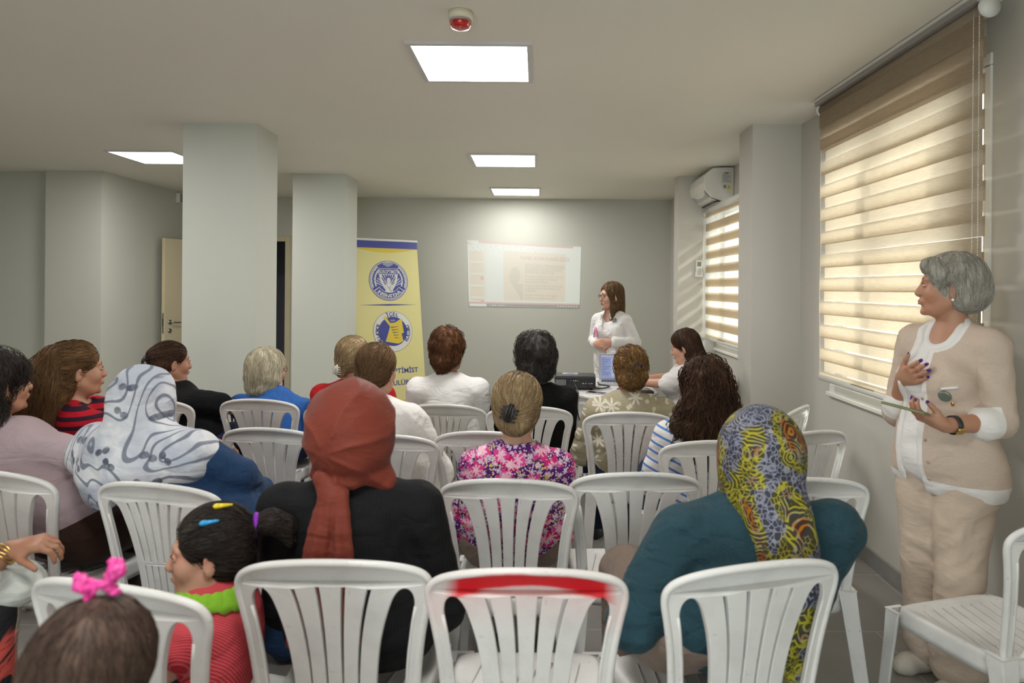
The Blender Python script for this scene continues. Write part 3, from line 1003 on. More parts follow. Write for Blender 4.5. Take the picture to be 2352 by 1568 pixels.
def hand(s, wr, f, n, side=1, curl=(.35, .45, .3), curls=None, thumb=(.5, .7, .35), sc=1.0, nails=None, tcurl=.3):
    """palm with five fingers; f: pointing direction, n: way the palm faces, side: which lateral side the thumb is on"""
    f = Vector(f).normalized(); n = Vector(n); n = (n - f * n.dot(f)).normalized(); l = f.cross(n).normalized() * side
    wr = Vector(wr)
    offs = (-.030, -.010, .010, .029); lens = (.058, .070, .075, .068); kn = (.078, .086, .088, .082)
    for i in range(4):
        k0 = wr + l * offs[i] * .55 * sc + f * .012 * sc; k1 = wr + l * offs[i] * sc + f * kn[i] * sc
        s.cap(k0, k1, .0155 * sc, .0115 * sc, k=.012)
    s.ell(wr + f * .035 * sc + n * .006 * sc, (.024 * sc, .024 * sc, .024 * sc), k=.02)
    for i in range(4):
        p = wr + l * offs[i] * sc + f * kn[i] * sc; a = 0; cc = (curls[i] if curls else curl)
        sp = (offs[i] / .030) * .05
        rr = [.0092, .0085, .0078, .0068]
        for j in range(3):
            a += cc[j]; L = lens[i] * sc * (.46, .30, .24)[j]
            dr = (f * math.cos(a) + n * math.sin(a) + l * sp).normalized(); q = p + dr * L
            s.cap(p, q, rr[j] * sc * (.88 if i == 0 else 1), rr[j + 1] * sc * (.88 if i == 0 else 1), k=.004)
            p = q
        if nails is not None: nails.append((p - dr * .001 - (n * math.cos(a) - f * math.sin(a)) * .0052 * sc, dr, (n * math.cos(a) - f * math.sin(a))))
    b = wr + f * .022 * sc + l * .016 * sc; d1 = (f * thumb[0] + l * thumb[1] + n * thumb[2]).normalized()
    q = b + d1 * .040 * sc; s.cap(b, q, .0165 * sc, .0115 * sc, k=.014)
    d2 = (d1 + f * .5 + n * tcurl * .5).normalized(); q2 = q + d2 * .030 * sc; s.cap(q, q2, .0112 * sc, .0095 * sc, k=.004)
    d3 = (d2 + n * tcurl * .5).normalized(); q3 = q2 + d3 * .022 * sc; s.cap(q2, q3, .0095 * sc, .0075 * sc, k=.004)
    if nails is not None: nails.append((q3 + l * .004, d3, -l))


def nail_part(parent, nails, mat, sc=1.0):
    m = MB()
    for p, d, n in nails:
        d = d.normalized(); n = n.normalized(); l = d.cross(n).normalized()
        M = Matrix((l, d, n)).transposed().to_4x4(); M.translation = p
        m.ball((0, 0, 0), (.0052 * sc, .0075 * sc, .0030 * sc), 0, 8, 6, M)
    return m.build('fingernails', mat, parent)


def rotm(yaw=0, pitch=0, roll=0):
    return Matrix.Rotation(math.radians(yaw), 4, 'Z') @ Matrix.Rotation(math.radians(pitch), 4, 'X') @ Matrix.Rotation(math.radians(roll), 4, 'Y')


class Person:
    """everything in the frame of an Empty on the floor, facing +Y before the yaw"""
    def __init__(s, label, loc, yaw, head_w, hyaw=0, hpitch=0, hroll=0, sw=.19, g=1.0, depth=1.0, seated=True, hs=1.0,
                 elbows=None, wrists=None, arm_r=1.0, legs=None, skin=SK_TAN, h=.007, face=True, hips=None, pelvis_z=.50, group=None, neck_r=.05, name='person', bust=1.0, shz=0.0):
        s.e = empty(name, (loc[0], loc[1], 0), math.radians(yaw), label, 'person', group)
        s.inv = s.e.matrix_basis.inverted() if False else (Matrix.Translation((loc[0], loc[1], 0)) @ Matrix.Rotation(math.radians(yaw), 4, 'Z')).inverted()
        s.W = s.inv.inverted()
        hc = s.inv @ Vector(head_w)
        s.hc = hc; s.hs = hs
        s.HM = Matrix.Translation(hc) @ rotm(hyaw - yaw, hpitch, hroll)
        s.skin = skin; s.h = h; s.sw = sw; s.g = g; s.dp = depth; s.seated = seated; s.arm_r = arm_r
        s.nk = hc + Vector((0, -.015, -.165 * hs)); s.pel = Vector((0, 0, pelvis_z)) if hips is None else Vector(hips)
        if seated and h >= .0055: s.pel = Vector((s.pel.x, max(s.pel.y, .045), .558 + .07 * max(0, g - 1)))
        up = (s.nk - s.pel)
        s.T = lambda q: s.pel + up * q
        s.sh = [s.nk + Vector((x * sw, .0, -.055 + shz)) for x in (-1, 1)]
        zl = s.pel.z
        s.el = [Vector(v) for v in (elbows or [(-(sw + .03), .06, s.nk.z - .33), (sw + .03, .06, s.nk.z - .33)])]
        s.wr = [Vector(v) for v in (wrists or [(-.10, .30, zl + .10), (.10, .30, zl + .10)])]
        if seated: s.lg = legs or [[(x * .09, .05, zl - .01), (x * .115, .375, zl - .0), (x * .11, .335, .10), (x * .12, .43, .05)] for x in (-1, 1)]
        else: s.lg = legs or [[(x * .085, .0, zl), (x * .095, .03, zl * .54), (x * .10, 0, .09), (x * .12, .11, .04)] for x in (-1, 1)]
        s.bust = bust
        b = Shape(); s.torso(b, 0.0); s.arms(b, 0.0, 1.0)
        s.legs(b, 0.0)
        b.cap(s.nk + Vector((0, 0, -.02)), s.HM @ Vector((0, -.018, -.05)), neck_r, neck_r * .92, k=.03)
        H = head_shape(face); Hs = Shape()
        for q in H.pr:
            if q[0] == 'c': Hs.cap(q[1] * hs, q[2] * hs, q[3] * hs, q[4] * hs, q[5])
            else: Hs.ell(q[1] * hs, tuple(q[2] * hs), q[3], q[5])
        for c, r, R, k in H.cut: Hs.sub(c * hs, tuple(r * hs), R, k)
        b.mesh_of(Hs, s.HM)
        s.body = b; s.nails = []

    def torso(s, b, inf, low=True):
        g, dp = s.g, s.dp; T = s.T
        if low: b.ell(T(.10), (.175 * g + inf, .135 * dp + inf, .14 + inf), k=.05)
        b.ell(T(.34), (.155 * g + inf, .118 * dp + inf, .15), k=.06)
        b.ell(T(.66) + Vector((0, .0, 0)), ((.135 + .2 * (s.sw - .19)) * (1 + (g - 1) * .6) + inf, .105 * dp + inf, .17), k=.06)
        if s.bust:
            for x in (-1, 1): b.ell(T(.62) + Vector((x * .065, .085 * dp, 0)), (.06 + inf, .055 + inf, .06 + inf), k=.04)
        for i, x in enumerate((-1, 1)):
            b.cap(s.nk + Vector((x * .03, -.005, -.045)), s.sh[i] + Vector((-x * .02, 0, 0)), .052 + inf, .050 * s.arm_r + inf, k=.05)
            b.cap(s.nk + Vector((x * .02, -.012, .01)), s.nk + Vector((x * s.sw * .6, -.012, -.04)), .034 + inf * .5, .030 + inf * .5, k=.05)

    def arms(s, b, inf, frac=1.0, which=(0, 1), cuff=0.0):
        """frac: 1 = whole arm, .5 = down to the elbow, .35 = short sleeve"""
        for i in which:
            a, e, w_ = s.sh[i], s.el[i], s.wr[i]; r = s.arm_r
            if frac <= .5:
                q = a.lerp(e, frac * 2); b.cap(a, q, .052 * r + inf, (.052 - .012 * frac * 2) * r + inf + cuff, k=.022)
            else:
                b.cap(a, e, .052 * r + inf, .040 * r + inf, k=.016)
                q = e.lerp(w_, (frac - .5) * 2); b.cap(e, q, .041 * r + inf, (.041 + (.026 - .041) * (frac - .5) * 2) * r + inf + cuff, k=.012)

    def legs(s, b, inf, feet=True, frac=1.0, rr=1.0, low=None):
        for L in s.lg:
            L = [Vector(v) for v in L]
            gg = .6 + .4 * s.g
            b.cap(L[0], L[1], .085 * gg * rr + inf, .058 * gg * rr + inf, k=.05)
            q = L[1].lerp(L[2], frac); e = low if low is not None else .036
            b.cap(L[1], q, .056 * gg * rr + inf, (.056 + (e - .056) * frac) * rr + inf, k=.02)
            if feet and inf == 0.0:
                b.cap(L[2], L[2] + Vector((0, 0, -.05)), .034, .032, k=.02); b.cap(L[2] + Vector((0, -.01, -.06)), Vector(L[3]) + Vector((0, 0, -.01)), .030, .026, k=.02)

    def hands(s, left=None, right=None):
        for i, q in ((0, left), (1, right)):
            if q is None:
                d = (s.wr[i] - s.el[i]).normalized(); q = dict(f=d + Vector((0, .1, -.35)), n=(0, .2, -1))
            q = dict(q); side = q.pop('side', 1 if i == 0 else -1)
            hand(s.body, s.wr[i], q.pop('f'), q.pop('n'), side, nails=s.nails, **q)

    def finish(s, h=None):
        V, Q = s.body.mesh(h or s.h)
        s.bo = np_obj('body', V, Q, s.skin, s.e)
        return s.bo

    def garment(s, name, b, mat, h=None, folds=.004, fscale=9, aniso=(1, 1, 1.8), seed=3, label=None):
        if folds:
            an = np.array(aniso)
            def dsp(p):
                return folds * (fbm(p * fscale * an + vnoise(p * 5, seed)[:, None] * 1.2, seed, 3)) - folds * .3
            b.disp = dsp
        V, Q = b.mesh(h or s.h)
        return np_obj(name, V, Q, mat, s.e, label=label)

    def shirt(s, name, mat, inf=.012, sleeve=.35, cuff=.006, neck=(0, .03, .045), neckr=(.064, .072, .052), collar=True, **k):
        b = Shape(); s.torso(b, inf); s.arms(b, inf, sleeve, cuff=cuff)
        if collar: b.sub(s.nk + Vector(neck), neckr, k=.01)
        return s.garment(name, b, mat, **k)

    def trousers(s, mat, name='trousers', frac=.95, rr=1.1, low=.06, **k):
        b = Shape(); b.ell(s.T(.04) + Vector((0, -.01, 0)), (.18 * s.g, .14 * s.dp, .12), k=.05); s.legs(b, .012, frac=frac, rr=rr, low=low)
        return s.garment(name, b, mat, **k)

    def shoes(s, mat, sock=True):
        for L in s.lg:
            a, t_ = Vector(L[2]), Vector(L[3]); b = Shape(); d = (t_ - a); d.z = 0; d.normalize()
            z = lambda q, zz: Vector((q.x, q.y, zz))
            b.chain([z(a, .045) - d * .03, z(a, .042) + d * .04, z(t_, .034), z(t_, .030) + d * .03], [.042, .040, .038, .030], k=.02)
            b.sub(z(a, -.09), (.3, .3, .087), k=.004)
            b.sub(z(a, .10), (.034, .045, .035), k=.008)
            V, Q = b.mesh(.006); np_obj('shoe', V, Q, mat, s.e)

    def hairframe(s):
        """Empty-free: hair meshes are parented to the person with the head transform"""
        return s.HM

    def hair(s, name, sh, flow, mat, **k):
        o = hair_mesh(name, sh, flow, mat, s.e, **k)
        o.matrix_local = s.HM @ Matrix.Scale(s.hs, 4)
        return o

    def at_head(s, o):
        o.parent = s.e; o.matrix_local = s.HM @ Matrix.Scale(s.hs, 4); return o


def cap_hair(inf=.014, front=.0, low=-.02, ears=False, fore=False):
    """scalp shell with a hairline; head frame"""
    s = Shape()
    s.ell((0, -.020, .038), (.077 + inf, .094 + inf, .084 + inf), k=.02)
    s.ell((0, -.045, low), (.066 + inf * .6, .062 + inf, .060), k=.03)
    s.sub((0, .105 + front, -.035), (.078, .078, .100), k=.012)
    if fore: s.sub((0, .112, .030), (.052, .046, .060), k=.012)
    if not ears:
        for x in (-1, 1): s.sub((x * .092, .012, -.030), (.026, .034, .046), k=.012)
    return s


def groove(scale, amp, ax=(1, 1, .1), seed=5, tie=None):
    """fine combed relief: along z by default, or radial about a tie point"""
    a = np.array(ax)
    def f(p):
        if tie is None: q = p * a
        else:
            v = p - np.array(tie[0]); n = np.array(tie[1]); n = n / np.linalg.norm(n)
            r = v - (v @ n)[:, None] * n; r = r / np.maximum(np.linalg.norm(r, axis=1), 1e-6)[:, None]
            q = r * .09 + n * (v @ n)[:, None] * .1
        return amp * vnoise(q * scale, seed) + amp * .5 * vnoise(q * scale * 2.3, seed + 1)
    return f


def flow_down(p): return np.stack([p[:, 0] * 3.0, (p[:, 1] + .02) * 1.5, -np.ones(len(p)) * .5 + 0 * p[:, 2]], 1) * np.where(p[:, 2:3] > .06, 1.0, 0.12) + np.array([0, -.12, -.45]) * np.where(p[:, 2:3] > .09, .3, 1.0)


def flow_to(tie, after=(0, -.2, -1)):
    tie = np.array(tie); after = np.array(after, float)
    def f(p):
        v = tie - p; d = np.linalg.norm(v, axis=1)[:, None]
        return np.where((d < .03) | (p[:, 2:3] < tie[2] - .02), after, v / np.maximum(d, 1e-6))
    return f


def glasses(s, mat, on_top=False):
    m = MB(); y, z = (.100, .004) if not on_top else (.075, .098)
    T_ = Matrix.Identity(4) if not on_top else Matrix.Translation((0, -.03, .088)) @ Matrix.Rotation(math.radians(65), 4, 'X') @ Matrix.Translation((0, -.10, -.004))
    z = .004; y = .103
    for x in (-1, 1):
        pts = [(x * .034 + .024 * math.cos(a), y - .006 * abs(math.cos(a) + x) * .8, z + .018 * math.sin(a)) for a in [2 * PI * i / 14 for i in range(14)]]
        m.tube(pts, .0019, 6, closed=True, M=T_)
        m.tube([(x * .058, y - .012, z + .008), (x * .076, y - .035, z + .008), (x * .082, .0, z + .006), (x * .080, -.025, z - .01)], .0018, 6, M=T_)
    m.tube([(-.010, y, z + .004), (0, y + .003, z + .008), (.010, y, z + .004)], .0018, 6, M=T_)
    o = m.build('glasses', mat); return s.at_head(o)


def earring(s, x, mat, r=.005, drop=0.0):
    m = MB(); m.ball((x * .084, -.008, -.046 - drop), r, 0, 12, 8)
    if drop: m.tube([(x * .084 + .007 * math.cos(a), -.008, -.040 - drop * .5 + drop * .6 * math.sin(a)) for a in [2 * PI * i / 12 for i in range(12)]], .0012, 5, closed=True)
    return s.at_head(m.build('earring', mat))


def claw(s, c, R, mat, name='hair_claw', size=1.0):
    m = MB(); R = Matrix.Translation(c) @ R @ Matrix.Scale(size, 4)
    for side in (-1, 1):
        m.tube([(side * .004, 0, .030), (side * .010, -.012, .015), (side * .012, -.016, -.01), (side * .008, -.012, -.032)], [.004, .0055, .0055, .003], 8, M=R)
        for k in range(4):
            z = .018 - k * .014
            m.tube([(side * .012, -.014, z), (side * .026, -.010, z - .001), (side * .032, .004, z - .002)], [.0038, .0032, .0018], 6, M=R)
    m.tube([(0, -.006, .034), (0, -.014, .0), (0, -.008, -.034)], .004, 8, M=R)
    return s.at_head(m.build(name, mat))
# ------------------------------------------------------------------ patterned cloth
def dots(t, vec, scale, r, soft=.04, dim='3D'):
    vo = t.n('TexVoronoi', {'voronoi_dimensions': dim}, Vector=vec, Scale=scale)
    return t.ramp(vo.outputs['Distance'], [(max(0, r - soft), 1.0), (r + soft, 0.0)]), vo.outputs['Color']


def flowers(t, vec, scale, petals, r0, amp, rand=.9):
    vo = t.n('TexVoronoi', {'voronoi_dimensions': '2D'}, Vector=vec, Scale=scale, Randomness=rand)
    d = t.n('VectorMath', {'operation': 'SUBTRACT'}, _0=vec, _1=vo.outputs['Position'])
    s = t.n('SeparateXYZ', Vector=d.outputs[0]); cs = t.n('SeparateColor', Color=vo.outputs['Color'])
    ang = t.math('ADD', t.math('ARCTAN2', s.outputs[1], s.outputs[0]), t.math('MULTIPLY', cs.outputs[0], 6.28))
    rad = t.math('MULTIPLY', t.math('SQRT', t.math('ADD', t.math('MULTIPLY', s.outputs[0], s.outputs[0]), t.math('MULTIPLY', s.outputs[1], s.outputs[1]))), scale)
    lim = t.math('MULTIPLY', r0, t.math('ADD', 1.0, t.math('MULTIPLY', amp, t.math('COSINE', t.math('MULTIPLY', ang, float(petals))))))
    q = t.math('MULTIPLY', t.math('SUBTRACT', lim, rad), 22.0)
    m = t.math('MAXIMUM', 0.0, t.math('MINIMUM', 1.0, q))
    return m, rad, cs, ang


def finish_cloth(t, c, folds=.5, rough=.85, foldscale=9, weave=500):
    v = t.coord()
    b1 = t.bump(t.noise(v, weave, 2), .25, .002)
    t.principled(c, rough, t.bump(t.noise(t.coord(scale=(1, 1, 1.9)), foldscale, 3, .5, .6), folds, .03, b1), Specular_IOR_Level=.2)
    return t.m


def purple_floral():
    t = NT('purple_flower_print'); v = t.coord(); p = t.coord(rot=(PI / 2, 0, 0))
    c = (.075, .012, .13, 1)
    d, col = dots(t, v, 115, .36); cs = t.n('SeparateColor', Color=col)
    c = t.mix(d, c, t.mix(cs.outputs[0], (.62, .45, .62), (.75, .55, .40)))
    zn = t.ramp(t.noise(v, 9, 3), [(.50, 0.0), (.56, 1.0)])
    d2, _ = dots(t, v, 85, .34); c = t.mix(t.math('MULTIPLY', t.math('MULTIPLY', d2, zn), .9), c, (.66, .52, .06))
    pd = t.n('VectorMath', {'operation': 'ADD'}, _0=p, _1=t.n('VectorMath', {'operation': 'SCALE'}, _0=t.n('TexNoise', Vector=v, Scale=45.0).outputs[1], Scale=.022).outputs[0]).outputs[0]
    m, rad, cs, ang = flowers(t, pd, 15, 5, .44, .22)
    z2 = t.ramp(t.noise(v, 5.5, 2), [(.44, 0.0), (.50, 1.0)])
    m = t.math('MULTIPLY', m, z2)
    fc = t.mix(cs.outputs[1], (.52, .004, .10), (.66, .06, .28)); c = t.mix(m, c, fc)
    m3, *_ = flowers(t, pd, 15, 7, .24, .35); c = t.mix(t.math('MULTIPLY', t.math('MULTIPLY', m3, z2), .8), c, (.80, .52, .60))
    m4, *_ = flowers(t, pd, 32, 6, .26, .40); c = t.mix(t.math('MULTIPLY', m4, .75), c, (.72, .58, .70))
    return finish_cloth(t, c, .35)


def khaki_leaf():
    t = NT('khaki_flower_linen'); v = t.coord(); p = t.coord(rot=(PI / 2, 0, 0))
    n = t.noise(t.coord(scale=(40, 40, 400)), 1, 3, .7)
    c = t.mix(n, (.25, .22, .14), (.42, .37, .26))
    m, rad, cs, ang = flowers(t, p, 9.5, 7, .27, .55, .75); c = t.mix(t.math('MULTIPLY', m, .92), c, (.64, .60, .50))
    m, *_ = flowers(t, p, 15, 1, .15, .9, .9); c = t.mix(t.math('MULTIPLY', m, .8), c, (.60, .56, .46))
    return finish_cloth(t, c, .35)


def paisley():
    t = NT('paisley_scarf'); v = t.coord(); zone = t.noise(v, 8.5, 2, .5, .5)
    colr = t.ramp(zone, [(.36, (.26, .27, .36)), (.44, (.30, .30, .36)), (.48, (.42, .38, .03)), (.54, (.46, .40, .02)), (.58, (.36, .34, .20)), (.62, (.42, .15, .01))])
    dv = t.n('VectorMath', {'operation': 'ADD'}, _0=v, _1=t.n('VectorMath', {'operation': 'SCALE'}, _0=t.n('TexNoise', Vector=v, Scale=12.0).outputs[1], Scale=.035).outputs[0]).outputs[0]
    e1 = t.n('TexVoronoi', {'feature': 'DISTANCE_TO_EDGE'}, Vector=dv, Scale=75.0).outputs['Distance']
    l1 = t.ramp(e1, [(.03, 1.0), (.08, 0.0)])
    vo = t.n('TexVoronoi', Vector=dv, Scale=11.0).outputs['Distance']
    rings = t.ramp(t.math('ABSOLUTE', t.math('SINE', t.math('MULTIPLY', vo, 30.0))), [(.80, 0.0), (.92, 1.0)])
    vo2 = t.n('TexVoronoi', Vector=dv, Scale=26.0).outputs['Distance']
    r2 = t.ramp(t.math('ABSOLUTE', t.math('SUBTRACT', vo2, .36)), [(.03, 1.0), (.08, 0.0)])
    sel = t.ramp(t.noise(v, 11, 2), [(.47, 0.0), (.52, 1.0)])
    L = t.math('MAXIMUM', t.mix(sel, l1, rings), t.math('MULTIPLY', r2, .8))
    c = t.mix(t.math('MULTIPLY', L, .9), t.mix(.10, (.010, .011, .018), colr), colr)
    return finish_cloth(t, c, .3, .6)


def white_scarf():
    t = NT('white_leaf_scarf'); v = t.coord(); p = t.coord(rot=(PI / 2, 0, .3))
    c = t.mix(t.ramp(t.noise(v, 5, 3, .5, 1.0), [(.42, 0.0), (.60, 1.0)]), (.68, .69, .72), (.44, .47, .55))
    n = t.noise(v, 3.6, 1, .3, .8)
    fr = t.math('ABSOLUTE', t.math('SUBTRACT', t.math('FRACT', t.math('MULTIPLY', n, 13.0)), .5))
    th = t.math('MULTIPLY', t.noise(v, 10, 1), .16)
    ln = t.ramp(t.math('SUBTRACT', fr, th), [(-.01 + .02, 1.0), (.05, 0.0)])
    c = t.mix(t.math('MULTIPLY', ln, .80), c, (.10, .12, .17))
    q = t.coord(rot=(PI / 2, 0, .5), scale=(1, 2.6, 2.6))
    pl = t.coord(rot=(PI / 2, 0, 0)); d, *_ = flowers(t, pl, 9.0, 2, .16, .75, .9); g = t.noise(v, 30, 2); c = t.mix(t.math('MULTIPLY', d, t.ramp(g, [(.3, .55), (.6, 1.0)])), c, (.09, .10, .14))
    u = t.n('Attribute', {'attribute_name': 'tint'}).outputs['Fac']      # distance from the woven hem
    hem = t.math('MULTIPLY', t.ramp(t.math('ABSOLUTE', t.math('SUBTRACT', t.math('FRACT', t.math('MULTIPLY', u, 115.0)), .5)), [(.16, 1.0), (.26, 0.0)]), t.ramp(u, [(.045, 1.0), (.055, 0.0)]))
    c = t.mix(t.math('MULTIPLY', hem, .85), c, (.035, .04, .055))
    return finish_cloth(t, c, .5, .55)


def striped(name, base, stripe, freq, duty, axis=(0, 0, 1), wob=.0, rough=.85):
    t = NT(name); v = t.coord()
    d = t.n('VectorMath', {'operation': 'DOT_PRODUCT'}, _0=v, _1=axis).outputs['Value']
    if wob: d = t.math('ADD', d, t.math('MULTIPLY', t.noise(v, 5, 2), wob))
    f = t.math('FRACT', t.math('MULTIPLY', d, freq))
    m = t.ramp(f, [(0, 1.0), (duty, 1.0), (duty + .02, 0.0), (1, 0.0)])
    return finish_cloth(t, t.mix(m, base, stripe), .4, rough)


def print_skirt():
    t = NT('red_black_print'); v = t.coord(); p = t.coord()
    c = t.mix(t.ramp(t.noise(v, 7, 2, .5, 1), [(.47, 0.0), (.49, 1.0)]), (.55, .09, .07), (.02, .02, .022))
    m, *_ = flowers(t, p, 16, 12, .34, .4); c = t.mix(m, c, (.55, .53, .44)); m, *_ = flowers(t, p, 16, 5, .13, .3); c = t.mix(m, c, (.02, .02, .02))
    return finish_cloth(t, c)


C_BLACK = cloth('black_cloth', (.007, .007, .008), sheen=0); C_BLAZER = striped('black_blazer_cloth', (.006, .006, .007), (.011, .011, .012), 140, .35, (1, 0, 0), .004)
C_TEAL = cloth('teal_cloth', (.018, .052, .068), folds=.8, var=.25); C_RED = cloth('red_cloth', (.42, .008, .012)); C_WHITE = cloth('white_cloth', (.74, .72, .70), folds=.35, var=.04)
C_GAUZE = cloth('white_gauze', (.72, .70, .68), folds=.4, var=.06, weave=260); C_LILAC = cloth('lilac_cloth', (.42, .325, .345), folds=.5, var=.05)
C_BLUE = cloth('blue_heather', (.035, .13, .42), folds=.5, var=.45); C_DENIM = cloth('denim_blue_cloth', (.014, .042, .105), folds=.7, var=.2)
C_BRICK = cloth('brick_cloth', (.175, .034, .020), folds=.35, rough=.6, var=.06); C_BEIGE = cloth('beige_knit', (.58, .47, .385), folds=.45, var=.06); C_BEIGE_T = cloth('beige_trouser_cloth', (.52, .42, .33), folds=.3, var=.05)
C_TAUPE = cloth('taupe_cloth', (.20, .15, .12), folds=.6); C_NAVY = cloth('navy_cloth', (.02, .03, .07), folds=.6); C_BROWN = cloth('brown_cloth', (.045, .022, .015), folds=.5)
C_MINT = striped('pale_check_cloth', (.50, .54, .50), (.60, .62, .58), 45, .5, (.6, .2, 1), .03)
C_STR_RED = striped('red_black_stripes', (.45, .008, .02), (.035, .012, .025), 26, .46)
C_STR_BLUE = striped('white_blue_stripes', (.68, .66, .64), (.10, .22, .55), 24, .26, (.45, .0, 1.0))
C_SKIRT = striped('blue_striped_skirt', (.16, .24, .38), (.02, .035, .07), 70, .45, (.3, 0, 1), .05)
C_KNIT = striped('red_knit', (.56, .03, .05), (.62, .15, .16), 170, .35, (1.0, .4, .7), .006)
C_GREEN = cloth('lime_cloth', (.24, .52, .035), folds=.2)
C_FLORAL, C_KHAKI, C_PAISLEY, C_SCARF, C_PRINT = purple_floral(), khaki_leaf(), paisley(), white_scarf(), print_skirt()
t = NT('cardigan_knit'); at = t.ramp(t.n('Attribute', {'attribute_name': 'tint'}).outputs['Fac'], [(.45, 0.0), (.55, 1.0)])
C_CARD = finish_cloth(t, t.mix(at, t.mix(t.noise(t.coord(scale=(1, 1, 1)), 160, 2), (.50, .40, .32), (.60, .49, .40)), (.74, .72, .69)), .3)
LEATHER = plain('brown_leather', (.05, .02, .012), .5); SHOE_D = plain('dark_shoe', (.02, .018, .017), .5); SHOE_B = plain('beige_shoe', (.50, .45, .38), .6)

H_DARK = hairmat('hair_black', (.006, .005, .005), (.045, .034, .028)); H_DBROWN = hairmat('hair_dark_brown', (.012, .006, .004), (.085, .043, .024))
H_BROWN = hairmat('hair_brown', (.035, .018, .009), (.20, .115, .055)); H_AUB = hairmat('hair_auburn', (.018, .008, .004), (.16, .065, .028)); H_LONGB = hairmat('hair_ponytail_brown', (.022, .012, .006), (.17, .09, .035))
H_BLOND = hairmat('hair_blond', (.26, .22, .14), (.72, .66, .50), .5); H_GREY = hairmat('hair_grey', (.15, .14, .12), (.52, .49, .42), .45); H_DKGREY = hairmat('hair_greying', (.006, .006, .006), (.065, .056, .05))
H_GOLD = hairmat('hair_golden_brown', (.07, .04, .02), (.42, .30, .16)); H_CURL = hairmat('hair_curly_bronze', (.03, .014, .006), (.26, .14, .05), stretch=(1, 1, 1), gscale=160)
H_KID = hairmat('hair_child_brown', (.016, .010, .008), (.12, .075, .055))
# ------------------------------------------------------------------ the people
def seat_of(k):
    c = CHAIRS[k]; return (c.location.x, c.location.y)


def to_local(loc, yaw, p):
    return (Matrix.Translation((loc[0], loc[1], 0)) @ Matrix.Rotation(math.radians(yaw), 4, 'Z')).inverted() @ Vector(p)


PERS = {}
G = 'people seated in the audience'


def hood_disp(cen, amp=.006, n=9, seed=4, an=(1, 1, .6)):
    cen = np.array(cen)
    def f(p):
        v = p - cen; r = np.linalg.norm(v, axis=1)
        a = np.arctan2(v[:, 2], v[:, 0])
        fold = np.abs(np.sin(a * n * .5 + 1.6 * vnoise(p * 9, seed) + r * 6))
        return -amp * (1 - fold) ** 2 * np.clip(r / .08, 0, 1) * 1.6 + amp * .6 * fbm(p * 14 * np.array(an), seed, 2)
    return f


def folds_disp(amp, sc, dirn, seed=9):
    dirn = np.array(dirn, float); dirn /= np.linalg.norm(dirn)
    def f(p):
        u = p @ dirn
        return amp * (1 - np.abs(np.sin(u * sc + 2.2 * vnoise(p * 7, seed)))) * (.6 + .5 * vnoise(p * 5, seed + 2))
    return f


# --- woman in the brick red headscarf
loc = seat_of('A')
s = Person('woman from behind in brick red headscarf with long tail and black jacket', loc, 0, P(812, 985, 1.92), hyaw=4, sw=.188, g=1.15, depth=1.15, arm_r=1.12, pelvis_z=.54, hips=(0, 0, .54), h=.007, group=G)
s.hands(); s.finish()
s.shirt('jacket', C_BLAZER, inf=.016, sleeve=.92, h=.006, folds=.006, collar=False, fscale=6)
s.trousers(C_BLACK); s.shoes(SHOE_D)
b = Shape()
b.ell((0, -.032, .020), (.120, .130, .124), k=.03); b.ell((.012, -.060, -.040), (.098, .095, .085), k=.05); b.ell((-.02, -.10, .0), (.075, .055, .075), k=.05)
b.ell((0, .0, -.085), (.080, .085, .055), k=.05); b.sub((0, .115, -.015), (.062, .07, .088), k=.012)
b.ell((.085, -.05, -.128), (.040, .040, .045), k=.03)
b.chain([(-.075, -.09, -.105), (-.035, -.125, -.120), (.02, -.115, -.115), (.075, -.08, -.11)], [.016, .020, .018, .018], k=.02)
b.disp = hood_disp((-.045, -.14, -.035), .0042, 8)
o = np_obj('headscarf', *b.mesh(.0045), C_BRICK, s.e); s.at_head(o)
b = Shape()
L = lambda px, py, d: to_local(loc, 0, P(px, py, d))
top, r_ = s.HM @ Vector((-.035, -.13, -.12)), .02
for k_ in range(6):
    q = k_ / 5; x0 = -.028 + (-.070) * q; x1 = .0 + .062 * q
    pass
rows = []
for k_ in range(9):
    q = k_ / 8; z = top.z - .02 - q * .36; y = top.y - .015 - .028 * math.sin(q * 2.2) - .004 * k_
    rows.append((top.x - .012 - .062 * q ** .8, top.x + .040 + .055 * q ** .9, y, z))
for k_ in range(8):
    a, c_ = rows[k_], rows[k_ + 1]
    for j in range(6):
        u = j / 5; wv = .010 * math.sin(j * 2.2 + 1 + k_ * .25)
        b.cap((a[0] + (a[1] - a[0]) * u, a[2] + wv, a[3]), (c_[0] + (c_[1] - c_[0]) * u, c_[2] + .010 * math.sin(j * 2.2 + 1 + k_ * .25 + .25), c_[3]), .013, .013, k=.006)
b.cap(top + Vector((-.02, .01, .015)), top + Vector((.02, .01, -.02)), .026, .026, k=.03)
b.disp = lambda p: .003 * fbm(p * 16, 3, 2)
np_obj('scarf_tail', *b.mesh(.005), C_BRICK, s.e)

